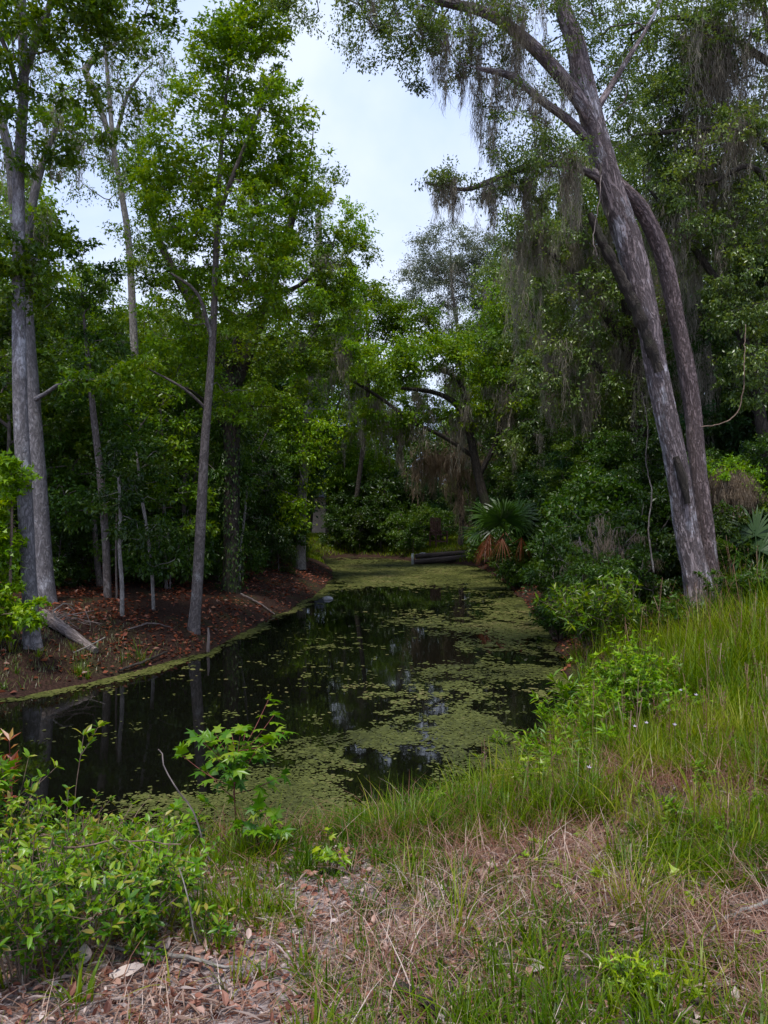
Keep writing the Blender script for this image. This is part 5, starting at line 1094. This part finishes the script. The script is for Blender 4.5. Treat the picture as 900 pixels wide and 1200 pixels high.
for k, (px, py, H) in enumerate([(590, 905, .42), (625, 895, .50), (655, 885, .62), (680, 870, .6), (700, 885, .5), (570, 925, .34), (612, 918, .40), (645, 915, .44), (690, 915, .4), (720, 895, .5)]):
    plant('lance_weed', 'bright lance leaved weed in the thick growth between the water edge and the leafy mound', ghit(px, py), H, .12, 4, 16, L_LONG, .10, 'leaf_bright', 'stem_green', 'weed', side=1, droop=-.05, group='lance leaved weeds by the water edge')
W1 = plant('grass_weed', 'leafy green weed growing up through the tall grass', ghit(820, 850), .40, .16, 5, 16, L_TRI, .05, 'leaf_bright', 'stem_green', 'weed', side=2, group='weeds in the tall grass')
W2 = plant('grass_weed', 'leafy green weed growing up through the tall grass', ghit(690, 940), .30, .12, 4, 14, L_LONG, .07, 'leaf_gum', 'stem_red', 'weed', side=2, group='weeds in the tall grass')
for k, (px, py) in enumerate([(600, 915), (560, 935), (655, 905), (690, 880), (780, 905), (830, 930), (870, 890), (850, 830), (890, 800), (800, 800), (840, 780), (870, 760), (820, 760), (760, 950), (640, 955), (580, 960), (510, 960), (530, 940), (885, 960), (800, 985), (850, 1000), (720, 930), (610, 880), (660, 845), (690, 830), (500, 985), (810, 880), (745, 990)]):
    dup((W1, W2)[k % 2], ghit(px, py), rng.random() * 6.28, (rng.uniform(.45, .85),) * 3)
# grass tufts and seedlings
def tuft(label, px, py, H, n, spread, mat='grass', w=.005, rn=.5, lean=.25, curl=.45):
    p = ghit(px, py); g = Geo(); a = rng.random(n) * 6.28; r = spread * np.sqrt(rng.random(n))
    strips(g, np.stack([np.cos(a) * r, np.sin(a) * r, 0 * r - .01], -1), H * rng.uniform(.45, 1.1, n), np.full(n, w) * rng.uniform(.7, 1.2, n), a + rng.normal(0, .6, n), np.abs(rng.normal(lean, .15, n)), np.abs(rng.normal(curl, .3, n)), 6, np.clip(rng.normal(rn, .2, n), 0, 1))
    o = g.build('grass_tuft', M[mat], smooth=False); o.location = p; return tag(o, label, 'grass tuft')
tuft('tall pale green grass tuft with arching blades in the middle of the right bank', 742, 1075, .42, 90, .10, rn=.85, w=.005)
tuft('upright green tuft in the dry grass near the bottom centre', 535, 1100, .34, 40, .06, w=.006, rn=.75)
tuft('green tuft at the edge of the dry grass, left of the upright one', 480, 1050, .30, 50, .10, w=.005, rn=.6)
tuft('narrow green tuft at the bottom, right of centre', 600, 1165, .22, 26, .05, w=.006, rn=.5)
tuft('dark green tuft below the yellow green clump', 650, 1185, .20, 26, .05, w=.006, rn=.3)
tuft('bluish tuft leaning over the water edge under the star leaved sapling', 300, 1010, .38, 80, .16, w=.007, rn=.5)
tuft('thick bright grass tuft at the water edge left of the bare soil', 470, 985, .40, 130, .20, w=.006, rn=.55)
tuft('broad bladed bright tuft in front of the rounded leaf mound', 700, 905, .46, 60, .12, w=.010, rn=.7)
YG = 'small yellow green seedling leaf among the litter on the right', 'yellow green seedlings'
for k, (px, py, H, sz) in enumerate([(803, 1043, .09, .06), (805, 1060, .07, .05), (618, 1000, .08, .05), (620, 1022, .08, .05), (650, 1020, .05, .05), (690, 1045, .10, .06), (682, 985, .07, .05), (690, 1066, .06, .045), (655, 1052, .05, .045), (830, 1060, .06, .05), (883, 1118, .10, .05)]):
    plant('seedling', YG[0], ghit(px, py), H, .05, 3, 4, L_TRI, sz, 'leaf_yellow', 'stem_green', 'seedling', side=0, group=YG[1], upn=1.6)
plant('yellow_weed', 'bright yellow green weed clump near the bottom right of centre', ghit(745, 1160), .13, .12, 14, 7, L_TRI, .036, 'leaf_yellow', 'stem_green', 'weed', side=1, upn=1.5)
plant('yellow_weed', 'flat lime leaf pair beside the bright weed clump', ghit(798, 1170), .06, .06, 3, 4, L_TRI, .045, 'leaf_yellow', 'stem_green', 'weed', side=0, upn=1.8)
# flowers
def flower(label, px, py, h):
    p = ghit(px, py); root = empty('wildflower', p, label, 'flower', 'pale wildflowers in the grass'); g = Geo(); tube(g, [(0, 0, 0), (.01, 0, h * .5), (0, -.01, h)], [.003, .0025, .002], 4); g.build('stem', M['stem_green'], root)
    g = Geo(); a = np.arange(5) * 1.2566; leaves(g, L_FINE, np.tile([[0, -.01, h]], (5, 1)), np.stack([np.cos(a), np.sin(a) * .7 - .3, .4 + .3 * np.sin(a)], -1), np.tile([[0, -.8, .6]], (5, 1)), .019, .7); g.build('petals', M['petal'], root, smooth=False)
for px, py in [(743, 900), (757, 895), (757, 860), (736, 845), (797, 860), (815, 868), (690, 960), (790, 900)]:
    flower('small pale violet flower on a thin stem in the tall grass', px, py, .34 if py > 880 else .40)

# ================================================================== LIGHT, SKY, CAMERA
w = bpy.data.worlds.new('World'); S.world = w; w.use_nodes = True
nt = w.node_tree; N, L = nt.nodes, nt.links; N.clear()
SUN_EL, SUN_ROT = math.radians(70), math.radians(200)
sky = N.new('ShaderNodeTexSky'); sky.sky_type = 'NISHITA'; sky.sun_disc = False; sky.sun_elevation = SUN_EL; sky.sun_rotation = SUN_ROT
tc = N.new('ShaderNodeTexCoord'); n1 = noise(N, L, mapping(N, L, tc.outputs['Generated'], (1, 1, 1.8)), 1.6, 6, .55, .3)
cl = ramp(N, [(4.5, 5.8, 9.7), (5.7, 6.9, 9.9), (7.3, 8.1, 9.9)], [.36, .52, .66]); L.new(n1.outputs[0], cl.inputs[0])
col = mixc(N, L, .85, sky.outputs[0], cl.outputs[0])
bg = N.new('ShaderNodeBackground'); bg.inputs['Strength'].default_value = .05; L.new(col, bg.inputs[0])
o = N.new('ShaderNodeOutputWorld'); L.new(bg.outputs[0], o.inputs[0])
sl = bpy.data.lights.new('sun', 'SUN'); sl.energy = 1.5; sl.angle = math.radians(11); sl.color = (1, .96, .90)
so = bpy.data.objects.new('sun', sl); COL.objects.link(so)
# light comes from behind and a little left of the camera
so.rotation_euler = (math.pi / 2 - SUN_EL, 0, math.radians(-20))

cam = bpy.data.cameras.new('camera'); co = bpy.data.objects.new('camera', cam); COL.objects.link(co); S.camera = co
co.location = (0, 0, EYE); co.rotation_euler = (math.pi / 2, 0, 0)
cam.sensor_fit = 'VERTICAL'; cam.sensor_height = 24; cam.lens = 24 * F / 1200; cam.clip_start = .05; cam.clip_end = 1500
S.view_settings.view_transform = 'Standard'; S.view_settings.look = 'None'; S.view_settings.gamma = 1; S.view_settings.use_curve_mapping = False
S.view_settings.exposure = 1.48
S.cycles.max_bounces = 6; S.cycles.diffuse_bounces = 2; S.cycles.glossy_bounces = 2; S.cycles.transmission_bounces = 4; S.cycles.use_denoising = True
S.cycles.sample_clamp_indirect = 4
